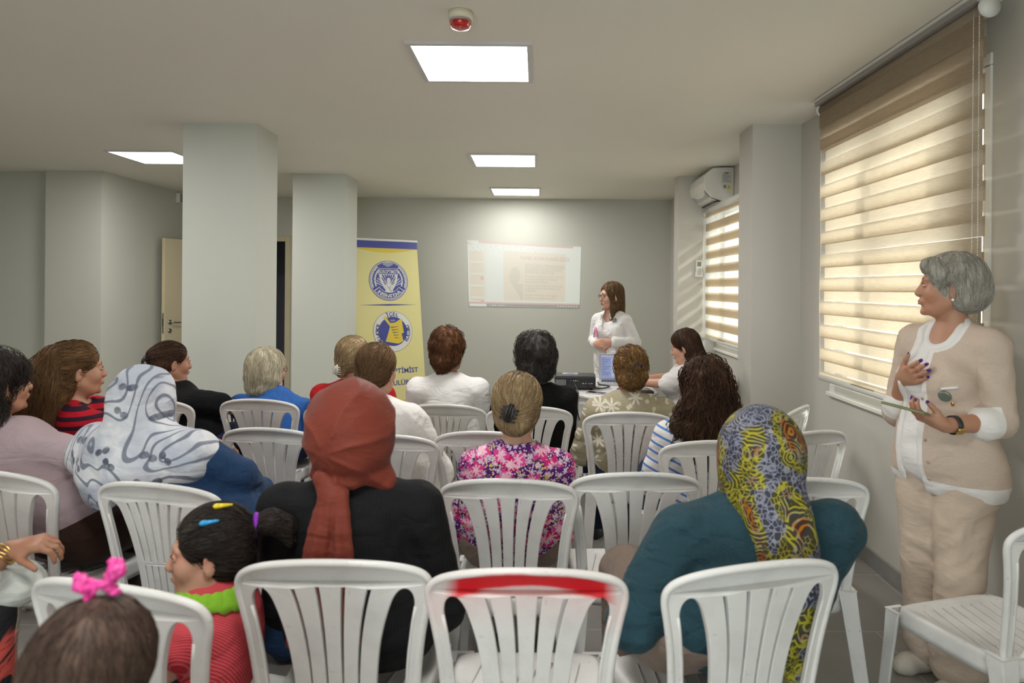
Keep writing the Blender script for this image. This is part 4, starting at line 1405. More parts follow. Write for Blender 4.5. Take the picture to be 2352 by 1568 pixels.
# --- woman in teal with the patterned scarf
loc = seat_of('C')
s = Person('woman from behind in teal top with black, yellow and orange patterned headscarf', loc, 8, P(1738, 1042, 1.93), hyaw=12, hpitch=-12, sw=.225, g=1.32, depth=1.25, arm_r=1.25, pelvis_z=.54, hips=(.06, .02, .54), h=.007, group=G,
           elbows=[(-.205, -.02, .62), (.335, .06, .64)], wrists=[(.0, .25, .66), (.14, .30, .64)])
s.hands(); s.finish()
s.shirt('top', C_TEAL, inf=.018, sleeve=.94, h=.006, folds=.009, collar=False, fscale=6)
s.trousers(C_TAUPE); s.shoes(SHOE_D)
b = Shape()
b.ell((0, -.025, .012), (.118, .130, .130), k=.03); b.ell((-.005, -.030, -.095), (.108, .098, .095), k=.07); b.sub((0, .125, -.03), (.062, .07, .09), k=.012)
b.ell((0, -.110, -.16), (.098, .070, .09), k=.06); b.ell((0, -.155, -.25), (.090, .045, .10), k=.05); b.ell((-.0, -.180, -.34), (.082, .032, .11), k=.04); b.ell((0, -.185, -.44), (.06, .024, .12), k=.04)
b.disp = lambda p: folds_disp(.008, 42, (1, 0, .15))(p) * np.clip((-.04 - p[:, 2]) / .1, 0, 1) * 1.8 + .002 * fbm(p * 10, 4, 2)
o = np_obj('headscarf', *b.mesh(.0045), C_PAISLEY, s.e); s.at_head(o); o.matrix_local = s.HM @ Matrix.Rotation(math.radians(10), 4, 'X')

# --- woman in the flowered blouse
loc = seat_of('G')
s = Person('woman from behind in purple flowered blouse with fair hair twisted up in black clip', loc, 0, P(1188, 935, 2.52), hyaw=-6, sw=.150, g=1.05, depth=1.05, pelvis_z=.54, hips=(0, 0, .54), skin=SK_FAIR, h=.006, group=G)
s.hands(); s.finish()
s.shirt('blouse', C_FLORAL, inf=.014, sleeve=.46, h=.006, neckr=(.065, .09, .045), folds=.005)
s.trousers(C_TAUPE); s.shoes(SHOE_D)
b = cap_hair(.014, low=-.03, ears=True)
b.ell((.0, -.085, .0), (.058, .045, .080), k=.03); b.ell((.015, -.10, -.035), (.040, .035, .045), k=.02); b.ell((-.015, -.10, .04), (.035, .03, .05), k=.02)
b.disp = groove(9, .0035, tie=((0, -.12, .0), (0, 1, 0)))
fl = flow_to((.0, -.13, -.01), (0, -.1, -.6))
s.hair('hair', b, fl, H_GOLD, h=.0045, ns=1100, steps=10, step=.012, rad=.0010)
claw(s, (-.008, -.135, .005), Matrix.Rotation(.3, 4, 'Y') @ Matrix.Rotation(.1, 4, 'X'), BLACKP)
earring(s, -1, SILVER, .004)

# --- ponytail, white gauze shirt
loc = seat_of('Q')
s = Person('woman from behind with low brown ponytail in white gauze shirt', loc, 0, P(866, 850, 3.2), hyaw=-14, sw=.160, pelvis_z=.54, hips=(0, 0, .54), skin=SK_FAIR, group=G)
s.hands(); s.finish(); s.shirt('shirt', C_GAUZE, inf=.018, sleeve=.9, h=.006, folds=.007); s.trousers(C_WHITE); s.shoes(SHOE_B)
b = cap_hair(.013, low=-.02)
b.ell((0, -.112, -.035), (.024, .024, .022), k=.02); b.chain([(0, -.115, -.04), (0, -.125, -.09), (0, -.11, -.16)], [.022, .026, .014], k=.02)
b.disp = groove(10, .003, tie=((0, -.115, -.035), (0, 1, .3)))
s.hair('hair', b, flow_to((0, -.125, -.035), (0, 0, -1)), H_BROWN, h=.005, ns=1000, steps=11, step=.013)
s.at_head(MB().tube([(.020 * math.cos(a), -.118 - .004 * math.sin(a), -.048 + .014 * math.sin(a)) for a in [2 * PI * i / 12 for i in range(12)]], .005, 6, closed=True).build('hair_tie', BLACKP))

# --- red top
c = chair(792, 930, 0, 'plastic chair holding the woman in red', 1, GREY_P); CHAIRS['X'] = c
loc = seat_of('X')
s = Person('woman from behind in red top with sunglasses pushed up on her highlighted hair', loc, 0, P(812, 822, 4.05), hyaw=-16, sw=.185, g=1.1, pelvis_z=.54, hips=(0, 0, .54), group=G)
s.hands(); s.finish(); s.shirt('top', C_RED, inf=.014, sleeve=.45); s.trousers(C_BLACK); s.shoes(SHOE_D)
b = cap_hair(.016, low=-.02); b.ell((-.02, -.10, -.06), (.03, .03, .045), k=.03)
b.disp = groove(10, .004, tie=((-.02, -.115, -.03), (0, 1, .3)))
s.hair('hair', b, flow_to((-.02, -.12, -.04), (0, 0, -1)), H_GOLD, ns=700, steps=11)
claw(s, (-.03, -.125, -.055), Matrix.Rotation(.2, 4, 'Y'), plain('clear_clip', (.55, .52, .46), .2), size=.9)
glasses(s, BLACKP, True)

# --- white t-shirt, short auburn
loc = seat_of('O')
s = Person('woman from behind in white t-shirt with short curly auburn hair', loc, 0, P(1030, 806, 3.96), hyaw=-18, sw=.178, g=1.12, depth=1.1, pelvis_z=.54, hips=(0, 0, .54), skin=SK_BROWN, group=G)
s.hands(); s.finish(); s.shirt('t_shirt', C_WHITE, inf=.014, sleeve=.42, cuff=.012); s.trousers(C_NAVY); s.shoes(SHOE_D)
b = cap_hair(.017, low=-.035); b.ell((0, -.07, -.06), (.045, .04, .055), k=.03); b.ell((0, -.03, .09), (.06, .07, .045), k=.03)
b.disp = lambda p: .009 * fbm(p * 38, 2, 2)
s.hair('hair', b, flow_down, H_AUB, h=.005, ns=1300, steps=9, step=.009, lift=.004, curl=.0045, cfreq=70)
glasses(s, plain('tortoise', (.18, .07, .02), .2), True); earring(s, 1, SILVER, .003, .02)
s.at_head(MB().box((-.004, -.125, -.045), (.004, -.115, -.02), bevel=.001).build('hair_pin', SILVER))

# --- black top, dark curls
loc = seat_of('N')
s = Person('woman from behind in black top with full dark curly hair', loc, 0, P(1230, 824, 3.92), hyaw=6, sw=.178, g=1.08, depth=1.1, pelvis_z=.54, hips=(.02, 0, .54), skin=SK_FAIR, group=G)
s.hands(); s.finish(); s.shirt('top', C_BLACK, inf=.016, sleeve=.62, neckr=(.085, .095, .06)); s.trousers(C_SKIRT, 'skirt', rr=1.2, low=.085); s.shoes(SHOE_D)
b = cap_hair(.030, low=-.035, ears=True); b.ell((.0, -.075, -.045), (.085, .055, .065), k=.04); b.ell((0, -.03, .075), (.085, .095, .065), k=.03); b.sub((0, .12, -.04), (.07, .06, .1), k=.01)
b.disp = lambda p: .013 * fbm(p * 30, 5, 2)
s.hair('hair', b, flow_down, H_DKGREY, h=.005, ns=1500, steps=12, step=.010, lift=.006, curl=.009, cfreq=55, rad=.0012)

# --- khaki leaf blouse
loc = seat_of('Pf')
s = Person('woman from behind in khaki blouse with white flower print and tight bronze curls', loc, 0, P(1447, 852, 3.74), hyaw=2, sw=.188, g=1.2, depth=1.15, pelvis_z=.54, hips=(0, 0, .54), skin=SK_BROWN, group=G)
s.hands(); s.finish(); s.shirt('blouse', C_KHAKI, inf=.018, sleeve=.46, cuff=.012, folds=.006); s.trousers(C_NAVY); s.shoes(SHOE_D)
b = cap_hair(.014, low=-.03, ears=True); b.ell((.0, -.075, -.02), (.06, .05, .06), k=.03); b.ell((.0, -.04, .085), (.065, .07, .05), k=.03)
b.disp = lambda p: .007 * fbm(p * 70, 5, 2)
s.hair('hair', b, flow_to((.02, -.13, .03), (0, 0, -1)), H_CURL, h=.0045, ns=1500, steps=8, step=.007, lift=.003, curl=.0045, cfreq=120)
s.at_head(MB().tube([(.022 * math.cos(a) + .02, -.128, .035 + .018 * math.sin(a)) for a in [PI * i / 8 for i in range(9)]], .005, 6).build('hair_tie', C_NAVY))

# --- curly girl in stripes
loc = seat_of('J')
s = Person('young woman from behind with long dark ringlets and blue and white striped shirt', loc, 4, P(1618, 888, 3.1), hyaw=8, sw=.165, pelvis_z=.54, hips=(-.02, 0, .54), group=G)
s.hands(); s.finish(); s.shirt('shirt', C_STR_BLUE, inf=.02, sleeve=.42, cuff=.012); s.trousers(C_NAVY); s.shoes(SHOE_D)
b = cap_hair(.022, low=-.05, ears=True)
b.ell((.0, -.075, -.06), (.110, .07, .10), k=.05); b.ell((.0, -.10, -.17), (.135, .055, .10), k=.05); b.ell((.02, -.11, -.26), (.12, .045, .07), k=.05)
b.chain([(-.09, -.02, -.10), (-.15, -.04, -.19), (-.19, -.05, -.27)], [.03, .03, .014], k=.03)
b.disp = lambda p: .010 * fbm(p * np.array([42, 42, 26]), 5, 2)
s.hair('hair', b, lambda p: np.stack([p[:, 0] * 1.5, -.03 + 0 * p[:, 0], -np.ones(len(p))], 1), H_DBROWN, h=.006, ns=1500, steps=20, step=.014, lift=.006, curl=.009, cfreq=42, rad=.0016)

# --- laptop woman
loc = (1.19, 5.16)
s = Person('young woman in white shirt with long straight brown hair working at the laptop', loc, 72, P(1572, 796, 5.1), hyaw=68, hpitch=-16, sw=.165, pelvis_z=.54, hips=(0, 0, .54), skin=SK_FAIR, group=None, h=.006,
           elbows=[(-.20, .16, .80), (.24, .14, .80)], wrists=[(-.10, .40, .785), (.12, .40, .785)])
s.hands(dict(f=(.1, 1, -.05), n=(0, 0, -1), curl=(.3, .4, .3)), dict(f=(-.1, 1, -.05), n=(0, 0, -1), curl=(.3, .4, .3)))
s.finish(.005); face_parts(s.e, s.HM); s.shirt('shirt', C_GAUZE, inf=.025, sleeve=.50, cuff=.014, folds=.008, h=.006); s.trousers(C_NAVY); s.shoes(SHOE_B)
b = cap_hair(.014, low=-.03, front=.0); b.ell((.0, -.055, -.07), (.085, .065, .12), k=.04)
b.chain([(.055, -.03, .0), (.075, -.05, -.13), (.06, -.09, -.30)], [.04, .045, .015], k=.04); b.chain([(-.05, -.04, .0), (-.06, -.07, -.13), (-.02, -.10, -.30)], [.04, .04, .02], k=.04); b.chain([(0, -.08, -.1), (.03, -.11, -.33)], [.05, .02], k=.05)
b.disp = groove(70, .003)
s.hair('hair', b, lambda p: np.stack([p[:, 0] * 2, p[:, 1] * 1.5, -np.ones(len(p)) * np.where(p[:, 2] > .08, .3, 1)], 1), H_DBROWN, ns=900, steps=20, step=.015)
CHW = copy_tree(CHAIRS['A']); CHW.location = (loc[0], loc[1], 0); CHW.rotation_euler = (0, 0, math.radians(72)); tag(CHW, 'white plastic chair under the woman working at the laptop', 'chair', G1)

# --- speaker standing by the screen
hp = P(1403, 680, 6.1)
s = Person('standing speaker with glasses and long brown hair in loose white shirt, hands clasped', (hp.x + .035, 6.12), 145, hp, hyaw=112, hpitch=-3, sw=.140, g=.80, depth=.85, arm_r=.85, seated=False, pelvis_z=.86, hips=(0, 0, .86), skin=SK_FAIR, h=.005,
           elbows=[(-.205, -.01, 1.02), (.205, .0, 1.02)], wrists=[(-.080, .195, 1.03), (.070, .21, 1.01)])
s.hands(dict(f=(1.0, .25, -.15), n=(.1, -1, .2), curl=(.5, .6, .4), side=1), dict(f=(-1.0, .15, .1), n=(0, -1, -.1), curl=(.5, .6, .4), side=-1))
s.finish(.0045); face_parts(s.e, s.HM); nail_part(s.e, s.nails, plain('dark_nail', (.03, .004, .008), .2))
b = Shape(); s.torso(b, .022); b.ell((0, .0, .84), (.165, .135, .16), k=.08); b.ell((.0, -.01, .76), (.168, .135, .12), k=.05); s.arms(b, .016, .93, cuff=.004)
b.sub(s.nk + Vector((0, .09, .02)), (.045, .12, .16), k=.015)
s.garment('shirt', b, C_GAUZE, h=.005, folds=.005)
m = MB()
for x in (-1, 1): m.add([s.nk + Vector(v) for v in ((x * .015, .03 - .10, .045), (x * .055, -.02, .055), (x * .065, .07, .0), (x * .05, .115, -.045), (x * .03, .09, .01), (x * .045, .02, .06))], [(0, 1, 2, 3, 4, 5)], 0, True)
m.build('collar', C_WHITE, s.e, solid=.004)
b = Shape(); s.torso(b, .010, True); b.sub(s.nk + Vector((0, .09, .03)), (.055, .10, .10), k=.015); s.garment('undershirt', b, C_WHITE, h=.007)
s.trousers(C_WHITE, frac=.92, rr=1.2, low=.075); s.shoes(SHOE_B)
b = cap_hair(.012, low=-.03, front=-.006, fore=True); b.ell((.0, -.06, -.07), (.075, .055, .11), k=.04)
b.chain([(.058, .02, .02), (.078, .0, -.10), (.080, .01, -.20)], [.028, .030, .012], k=.04); b.chain([(-.058, .02, .02), (-.076, .01, -.10), (-.075, .045, -.20)], [.028, .026, .012], k=.04)
b.chain([(0, -.07, -.1), (.02, -.10, -.22), (.05, -.09, -.31)], [.05, .035, .010], k=.05)
b.disp = groove(75, .003)
s.hair('hair', b, lambda p: np.stack([p[:, 0] * 2, p[:, 1] * 1.2, -np.ones(len(p)) * np.where(p[:, 2] > .08, .3, 1)], 1), H_BROWN, ns=900, steps=20, step=.014)
glasses(s, BLACKP)
fw = lambda q, x=0: s.nk + Vector((x - .02, .165, q))
m = MB(); m.tube([fw(-.20, .075), fw(-.13, .082), fw(-.105, .095), fw(-.13, .105), fw(-.20, .108)], .0055, 6, flat=.4); m.tube([fw(-.20, .112), fw(-.15, .10), fw(-.115, .085)], .005, 6, flat=.4)
for v_ in range(len(m.v)): m.v[v_].y -= .012
m.build('pink_ribbon', plain('pink_ribbon', (.75, .20, .45), .5), s.e)
m = MB(); m.lathe([(0, .004), (.020, .003), (.022, 0), (0, 0)], 20, M=Matrix.Translation(s.nk + Vector((-.075, .085, -.045))) @ Matrix.Rotation(-1.0, 4, 'X')); m.build('badge', plain('badge_grey', (.16, .17, .18), .3, .5), s.e)

# --- standing woman at the window
hp = P(2180, 660, 2.62); loc = (hp.x - .005, 2.62); LC = lambda px, py, d: to_local(loc, 112, P(px, py, d))
s = Person('standing grey-haired woman in beige cardigan holding a phone, hand on her chest', loc, 112, hp, hyaw=63, hpitch=2, sw=.150, g=.90, depth=.98, seated=False, pelvis_z=.86, hips=(-.01, .02, .86), skin=SK_TAN, h=.0045,
           elbows=[LC(2296, 968, 2.46), LC(2064, 945, 2.78)], wrists=[LC(2172, 977, 2.40), LC(2072, 872, 2.66)],
           legs=[[(x * .085, .0, .84), (x * .090, .03 + x * -.02, .46), (x * .08, .0 - x * .03, .10), (x * .10, .11 - x * .03, .04)] for x in (-1, 1)])
DW = lambda v: to_local((0, 0), 112, v)
s.hands(dict(f=LC(2085, 945, 2.42) - s.wr[0], n=DW((-.1, .25, 1)), side=-1, curls=[(.55, .7, .4), (.5, .65, .4), (.45, .6, .4), (.4, .6, .4)], thumb=(.75, .35, .75), tcurl=-.2),
        dict(f=LC(2128, 845, 2.50) - s.wr[1], n=DW((.2, .9, -.25)), side=1, curl=(.10, .28, .2), thumb=(.6, .65, .2)))
s.finish(.0042); face_parts(s.e, s.HM); NAILP = plain('violet_nail', (.05, .012, .22), .15); nail_part(s.e, s.nails, NAILP, 1.15)
top = Shape(); s.torso(top, .012); top.ell((0, .01, .86), (.160, .135, .10), k=.06); top.sub(s.nk + Vector((0, .085, .035)), (.060, .085, .085), k=.01)
s.garment('knit_top', top, C_WHITE, h=.006, folds=.003)
b = Shape(); s.torso(b, .022); s.arms(b, .016, .10); b.ell((0, -.005, .845), (.172, .142, .13), k=.06); b.cap((-.10, -.01, .80), (.10, -.01, .80), .118, .118, k=.05)
cutc, cutr = s.nk + Vector((.040, .19, -.42)), (.046, .17, .56)
b.sub(cutc, cutr, k=.006); b.sub(s.nk + Vector((0, .075, .03)), (.078, .095, .10), k=.01); b.sub((0, 0, .60), (.6, .6, .145), k=.004)
an = np.array((1, 1, 1.6)); b.disp = lambda p: .0045 * (fbm(p * 8 * an + vnoise(p * 5, 3)[:, None] * 1.2, 3, 3)) - .001
V, Q = b.mesh(.0055)
sst = lambda x, e0, e1: np.clip((e1 - x) / (e1 - e0), 0, 1)
Dv = lambda c, r: Shape.d1(('e', A3(c), A3(r), None), V)
trim = np.maximum.reduce([sst(Dv(cutc, cutr), .022, .026), sst(Dv(s.nk + Vector((0, .075, .03)), (.078, .095, .10)), .020, .024), sst(V[:, 2], .793, .798)])
np_obj('cardigan', V, Q, C_CARD, s.e, tint=trim)
def snap(px, py, sh=b, lift=.001):
    q = np.array([LC(px, py, 2.44)]); dr = np.array([A3(LC(px, py, 2.9) - LC(px, py, 2.4))]); dr /= np.linalg.norm(dr)
    for _ in range(60):
        d_ = sh.f(q)[:, None]
        q = q + dr * np.clip(d_ * .8, -.02, .02)
    g_ = sh.grad(q)[0]; return Vector(q[0]) + Vector(g_) * lift, Vector(g_)
for i in (0, 1):
    b = Shape(); s.arms(b, .018, .64, which=(i,), cuff=.008); None
    b.disp = lambda p: .005 * fbm(p * np.array((11, 11, 16)), 5, 3) - .001
    V, Q = b.mesh(.005); e_, w_ = A3(s.el[i]), A3(s.wr[i]); ax = w_ - e_; L_ = np.linalg.norm(ax)
    t_ = ((V - e_) @ ax) / L_
    up_ = A3(s.sh[i]) - e_; up_ /= np.linalg.norm(up_)
    np_obj('cardigan_sleeve', V, Q, C_CARD, s.e, tint=sst(-t_, -(.30 * L_ - .030), -(.30 * L_ - .036)) * sst((V - e_) @ up_, .055, .06))
def onto(g_): return g_.to_track_quat('Z', 'Y').to_matrix().to_4x4()
m = MB()
for bx, by in ((2128, 866), (2119, 915), (2125, 1010), (2132, 1061), (2135, 1100)):
    q, g_ = snap(bx, by); m.ball((0, 0, 0), (.0065, .0065, .003), 0, 10, 6, Matrix.Translation(q) @ onto(g_))
m.build('buttons', plain('button_pink', (.45, .30, .26), .3), s.e)
q, g_ = snap(2170, 910); m = MB(); m.lathe([(0, .004), (.014, .004), (.020, .003), (.023, -.002), (0, -.002)], 24, M=Matrix.Translation(q) @ onto(g_)); m.build('badge', plain('badge_green', (.20, .24, .20), .3, .4), s.e)
m = MB()
pts = [snap(2162 + i * 6.5, 893 - i * .5, lift=.0005)[0] for i in range(7)]; m.tube(pts, .008, 8, flat=.6); m.build('pocket_trim', C_WHITE, s.e)
q, g_ = snap(2188, 928); m = MB(); m.ball((0, 0, 0), (.006, .010, .003), 0, 8, 6, Matrix.Translation(q) @ onto(g_)); m.build('brooch', GOLD, s.e)
s.trousers(C_BEIGE_T, frac=.93, rr=1.22, low=.072, folds=.007, h=.006, fscale=6); s.shoes(SHOE_B)
ax = (s.wr[0] - s.el[0]).normalized(); qt = s.wr[0] - ax * .035; R = ax.to_track_quat('Z', 'Y').to_matrix().to_4x4()
MB().lathe([(.030, -.009), (.034, -.009), (.034, .009), (.030, .009), (.030, -.009)], 24, M=Matrix.Translation(qt) @ R).build('watch_strap', BLACKP, s.e)
fd = (DW((0, -.85, -.5)) - ax * ax.dot(DW((0, -.85, -.5)))).normalized(); R2 = fd.to_track_quat('Z', 'Y').to_matrix().to_4x4()
MB().box((-.015, -.013, 0), (.015, .013, .008), bevel=.003, M=Matrix.Translation(qt + fd * .030) @ R2).build('watch_case', GOLD, s.e)
b = cap_hair(.017, low=-.03, front=-.012)
b.ell((0, -.060, -.015), (.086, .078, .068), k=.04); b.cap((-.072, -.030, -.02), (-.066, -.052, -.055), .024, .022, k=.03); b.cap((.074, -.030, -.02), (.068, -.052, -.055), .024, .022, k=.03)
b.chain([(-.055, .060, .088), (-.074, .045, .050), (-.078, .015, .025)], [.018, .016, .016], k=.03); b.chain([(.055, .060, .088), (.074, .045, .050), (.078, .015, .025)], [.018, .016, .016], k=.03); b.cap((-.04, .078, .085), (.04, .078, .085), .018, .018, k=.03)
b.disp = groove(85, .0022)
s.hair('hair', b, lambda p: np.stack([p[:, 0] * 2.5, (p[:, 1]) * 1.5, -np.ones(len(p)) * np.where(p[:, 2] > .09, .3, 1)], 1), H_GREY, h=.0045, ns=1500, steps=11, step=.012, rad=.0009)
earring(s, -1, PEARL, .0055)
p = LC(2080, 938, 2.40)
e = empty('phone', s.W @ p, 0, 'mobile phone in green case held by the standing grey-haired woman', 'phone')
ph = (LC(2120, 945, 2.38) - LC(2045, 932, 2.46)); ph = (s.W.to_3x3() @ ph).normalized()
e.rotation_euler = (math.radians(-12), math.radians(8), math.atan2(ph.y, ph.x))
MB().box((-.072, -.036, -.005), (.072, .036, .004), bevel=.003).build('case', plain('case_green', (.20, .22, .10), .4), e); MB().box((-.066, -.032, .004), (.066, .032, .0055)).build('screen', BLACKP, e)

# --- woman in lilac t-shirt
loc = seat_of('F')
s = Person('woman at the left in lilac t-shirt with dark wavy shoulder-length hair', loc, -16, P(-4, 882, 2.66), hyaw=-32, hpitch=2, sw=.185, g=1.08, depth=1.12, arm_r=1.1, pelvis_z=.54, hips=(0, 0, .54), skin=SK_TAN, h=.006, group=G,
           elbows=[(-.25, .05, .68), (.285, .14, .74)], wrists=[(-.1, .3, .66), (.18, .36, .68)])
s.hands(); s.finish(.0055); face_parts(s.e, s.HM); s.shirt('t_shirt', C_LILAC, inf=.016, sleeve=.38, cuff=.014, h=.006); s.trousers(C_BROWN, rr=1.2); s.shoes(SHOE_D)
b = cap_hair(.018, low=-.03, front=-.006); b.ell((0, -.055, -.02), (.085, .075, .09), k=.04); b.ell((.02, -.085, -.12), (.085, .055, .08), k=.05); b.chain([(.05, -.05, -.08), (.085, -.04, -.16), (.08, .0, -.21)], [.04, .035, .012], k=.03); b.ell((.03, -.085, -.20), (.06, .03, .05), k=.05)
b.disp = lambda p: .008 * fbm(p * np.array([36, 36, 22]), 5, 2)
s.hair('hair', b, lambda p: np.stack([p[:, 0] * 1.2, -.03 + 0 * p[:, 0], -np.ones(len(p))], 1), H_DARK, h=.005, ns=1800, steps=14, step=.012, lift=.004, curl=.010, cfreq=50, rad=.0009)

# --- woman in red stripes, long ponytail
loc = seat_of('U'); loc = (loc[0] + .03, loc[1] + .05)
s = Person('young woman in red and black striped shirt with very long brown half ponytail', loc, -52, P(178, 850, 3.05), hyaw=-46, sw=.165, shz=.02, pelvis_z=.54, hips=(0, 0, .54), skin=SK_TAN, h=.006, group=G,
           elbows=[(-.22, .05, .72), (.225, .13, .75)], wrists=[(-.1, .3, .64), (.12, .38, .70)])
s.hands(); s.finish(.0055); face_parts(s.e, s.HM); s.shirt('t_shirt', C_STR_RED, inf=.012, sleeve=.30, neckr=(.052, .058, .04)); s.trousers(C_NAVY); s.shoes(SHOE_D); earring(s, 1, GOLD, .0035, .012)
b = cap_hair(.013, low=-.03, front=.0, fore=True); b.ell((0, -.095, .055), (.035, .035, .04), k=.04)
b.chain([(.0, -.11, .06), (0, -.155, -.02), (.0, -.165, -.12), (.01, -.15, -.24), (.02, -.12, -.33)], [.035, .065, .080, .072, .045], k=.04); b.chain([(.03, -.07, .03), (.04, -.10, -.08), (.03, -.10, -.22), (.02, -.06, -.28)], [.05, .06, .055, .02], k=.05)
b.disp = groove(60, .004)
s.hair('hair', b, lambda p: np.where(p[:, 1:2] > -.08, np.array([0, -1.0, -.10]), np.stack([p[:, 0] * .4, -.12 + 0 * p[:, 0], -np.ones(len(p))], 1)), H_LONGB, h=.0055, ns=1500, steps=18, step=.016)
s.at_head(MB().tube([(.026 * math.cos(a), -.112 + .010 * math.sin(a), .075 + .022 * math.sin(a)) for a in [2 * PI * i / 12 for i in range(12)]], .007, 6, closed=True).build('hair_tie', BLACKP))

# --- woman in black t-shirt with claw
loc = seat_of('V')
s = Person('woman in black t-shirt with dark hair held by a black flower claw, seen in profile', loc, -15, P(394, 832, 4.02), hyaw=-44, hpitch=-4, sw=.172, g=1.05, depth=1.05, arm_r=1.1, pelvis_z=.54, hips=(0, 0, .54), skin=SK_TAN, h=.006, group=G,
           elbows=[(-.22, .05, .72), (.225, .14, .76)], wrists=[(-.1, .3, .64), (.04, .36, .70)])
s.hands(); s.finish(.0055); face_parts(s.e, s.HM); s.shirt('t_shirt', C_BLACK, inf=.014, sleeve=.29, cuff=.008); s.trousers(C_NAVY); s.shoes(SHOE_D)
b = cap_hair(.008, low=-.01, front=.0, fore=True); b.ell((0, -.105, .035), (.034, .034, .042), k=.03); b.disp = groove(12, .003, tie=((0, -.12, .03), (0, 1, .2)))
s.hair('hair', b, flow_to((0, -.13, .03)), H_DBROWN, ns=700, steps=10)
claw(s, (.0, -.135, .015), Matrix.Rotation(-.3, 4, 'X'), BLACKP)

# --- blonde woman in blue
loc = seat_of('S')
s = Person('woman in heather blue top with wavy white-blonde hair and red glasses', loc, -10, P(616, 850, 4.16), hyaw=-34, sw=.180, g=1.1, depth=1.1, arm_r=1.1, pelvis_z=.54, hips=(0, 0, .54), skin=SK_FAIR, h=.006, group=G,
           elbows=[(-.23, .05, .70), (.28, .08, .72)], wrists=[(-.1, .3, .64), (.18, .36, .68)])
s.hands(); s.finish(); face_parts(s.e, s.HM); s.shirt('top', C_BLUE, inf=.016, sleeve=.52, cuff=.01); s.trousers(C_NAVY); s.shoes(SHOE_D)
b = cap_hair(.020, low=-.03, front=.002, ears=True); b.ell((0, -.06, -.03), (.088, .072, .09), k=.04); b.ell((0, -.085, -.105), (.08, .04, .035), k=.03); b.chain([(.07, .01, .03), (.080, -.01, -.05), (.075, -.03, -.10)], [.024, .024, .018], k=.03)
b.disp = lambda p: .0045 * vnoise(p * np.array([45, 45, 22]), 5) + .0015 * vnoise(p * np.array([130, 130, 30]), 6)
s.hair('hair', b, flow_down, H_BLOND, ns=1200, steps=13, step=.011, lift=.0025, curl=.003, cfreq=32)
glasses(s, plain('red_frame', (.25, .03, .03), .3))

# --- woman in the white leaf scarf
loc = seat_of('E')
s = Person('woman in denim blue dress with white and grey leaf-print headscarf over her shoulders', loc, -14, P(338, 918, 2.52), hyaw=-16, hpitch=-6, sw=.20, g=1.3, depth=1.2, arm_r=1.3, pelvis_z=.54, hips=(0, .02, .54), h=.007, group=G, shz=.035,
           elbows=[(-.255, .05, .68), to_local(loc, -14, P(545, 1095, 2.50))], wrists=[(-.12, .30, .66), (.02, .27, .66)])
s.hands(); s.finish(.007); s.shirt('dress', C_DENIM, inf=.018, sleeve=.9, h=.007, folds=.008, collar=False, fscale=6); s.trousers(C_DENIM, 'skirt', rr=1.2, low=.085); s.shoes(SHOE_D)
b = Shape(); Hd = Shape()
Hd.ell((0, -.025, .018), (.105, .120, .118), k=.03); Hd.ell((0, -.03, -.07), (.095, .105, .085), k=.06); Hd.sub((0, .122, -.025), (.058, .06, .085), k=.012)
b.mesh_of(Hd, s.HM)
n_ = s.nk
b.ell(n_ + Vector((-.02, -.035, .0)), (.135, .13, .10), k=.07)
for x in (-1, 1): b.cap(n_ + Vector((x * .05, -.02, -.02)), n_ + Vector((x * .205, .0, -.030)), .104, .108, k=.06)
b.ell(n_ + Vector((-.0, -.07, -.10)), (.20, .11, .15), k=.06)
HC = A3(Vector((.836, 0, .395))); b.sub(HC, (.8, .8, .8), k=.01); b.sub((0, 0, -.12), (.9, .9, .90), k=.01)
f1 = folds_disp(.013, 26, (.8, .1, .55))
b.disp = lambda p: f1(p) * np.clip((n_.z + .16 - p[:, 2]) / .12, 0.4, 1) + .005 * fbm(p * 11, 4, 2)
V, Q = b.mesh(.005); np_obj('headscarf', V, Q, C_SCARF, s.e, tint=np.maximum(.001, Shape.d1(('e', HC, A3((.8, .8, .8)), None), V)))

# --- woman at the left edge, arm with gold bangles
loc = (-1.93, 1.78)
s = Person('woman mostly cut off at the left edge, gold bangles, red printed skirt', loc, -50, (-1.98, 1.75, 1.10), hyaw=-50, sw=.17, g=1.1, pelvis_z=.54, hips=(0, 0, .54), skin=SK_BROWN, h=.006,
           elbows=[(-.25, .05, .70), to_local(loc, -50, P(-75, 1345, 1.88))], wrists=[(-.05, .32, .62), to_local(loc, -50, P(22, 1262, 1.96))])
s.hands(None, dict(f=to_local((0, 0), -50, (1, .25, .18)), n=to_local((0, 0), -50, (.1, .3, -1)), curl=(.6, .7, .4), side=-1))
s.finish(.005); s.trousers(C_PRINT, 'skirt', rr=1.25, low=.085)
b = Shape(); s.torso(b, .02); s.arms(b, .02, .52, cuff=.01); q_ = to_local(loc, -50, P(15, 1350, 1.98)); b.ell(q_, (.085, .10, .055), k=.05); b.ell(q_ + Vector((-.08, -.06, .0)), (.1, .12, .08), k=.06); s.garment('blouse', b, C_MINT, folds=.007, h=.006); s.shoes(SHOE_D)
s.hair('hair', cap_hair(.02), flow_down, H_DARK, ns=200)
ax = (s.wr[1] - s.el[1]).normalized(); R = ax.to_track_quat('Z', 'Y').to_matrix().to_4x4()
m = MB()
for k_ in range(4): m.tube([(.034 * math.cos(a), .036 * math.sin(a), (k_ - 1.5) * .0065 + .004 * math.sin(a * 2 + k_)) for a in [2 * PI * i / 30 for i in range(30)]], .0022, 6, closed=True, M=Matrix.Translation(s.wr[1] - ax * .015) @ R)
m.build('bangles', GOLD, s.e)
c = copy_tree(CHAIRS['A']); c.location = (*loc, 0); c.rotation_euler = (0, 0, math.radians(-50)); tag(c, 'white plastic chair beyond the left edge under the woman with gold bangles', 'chair', G1)

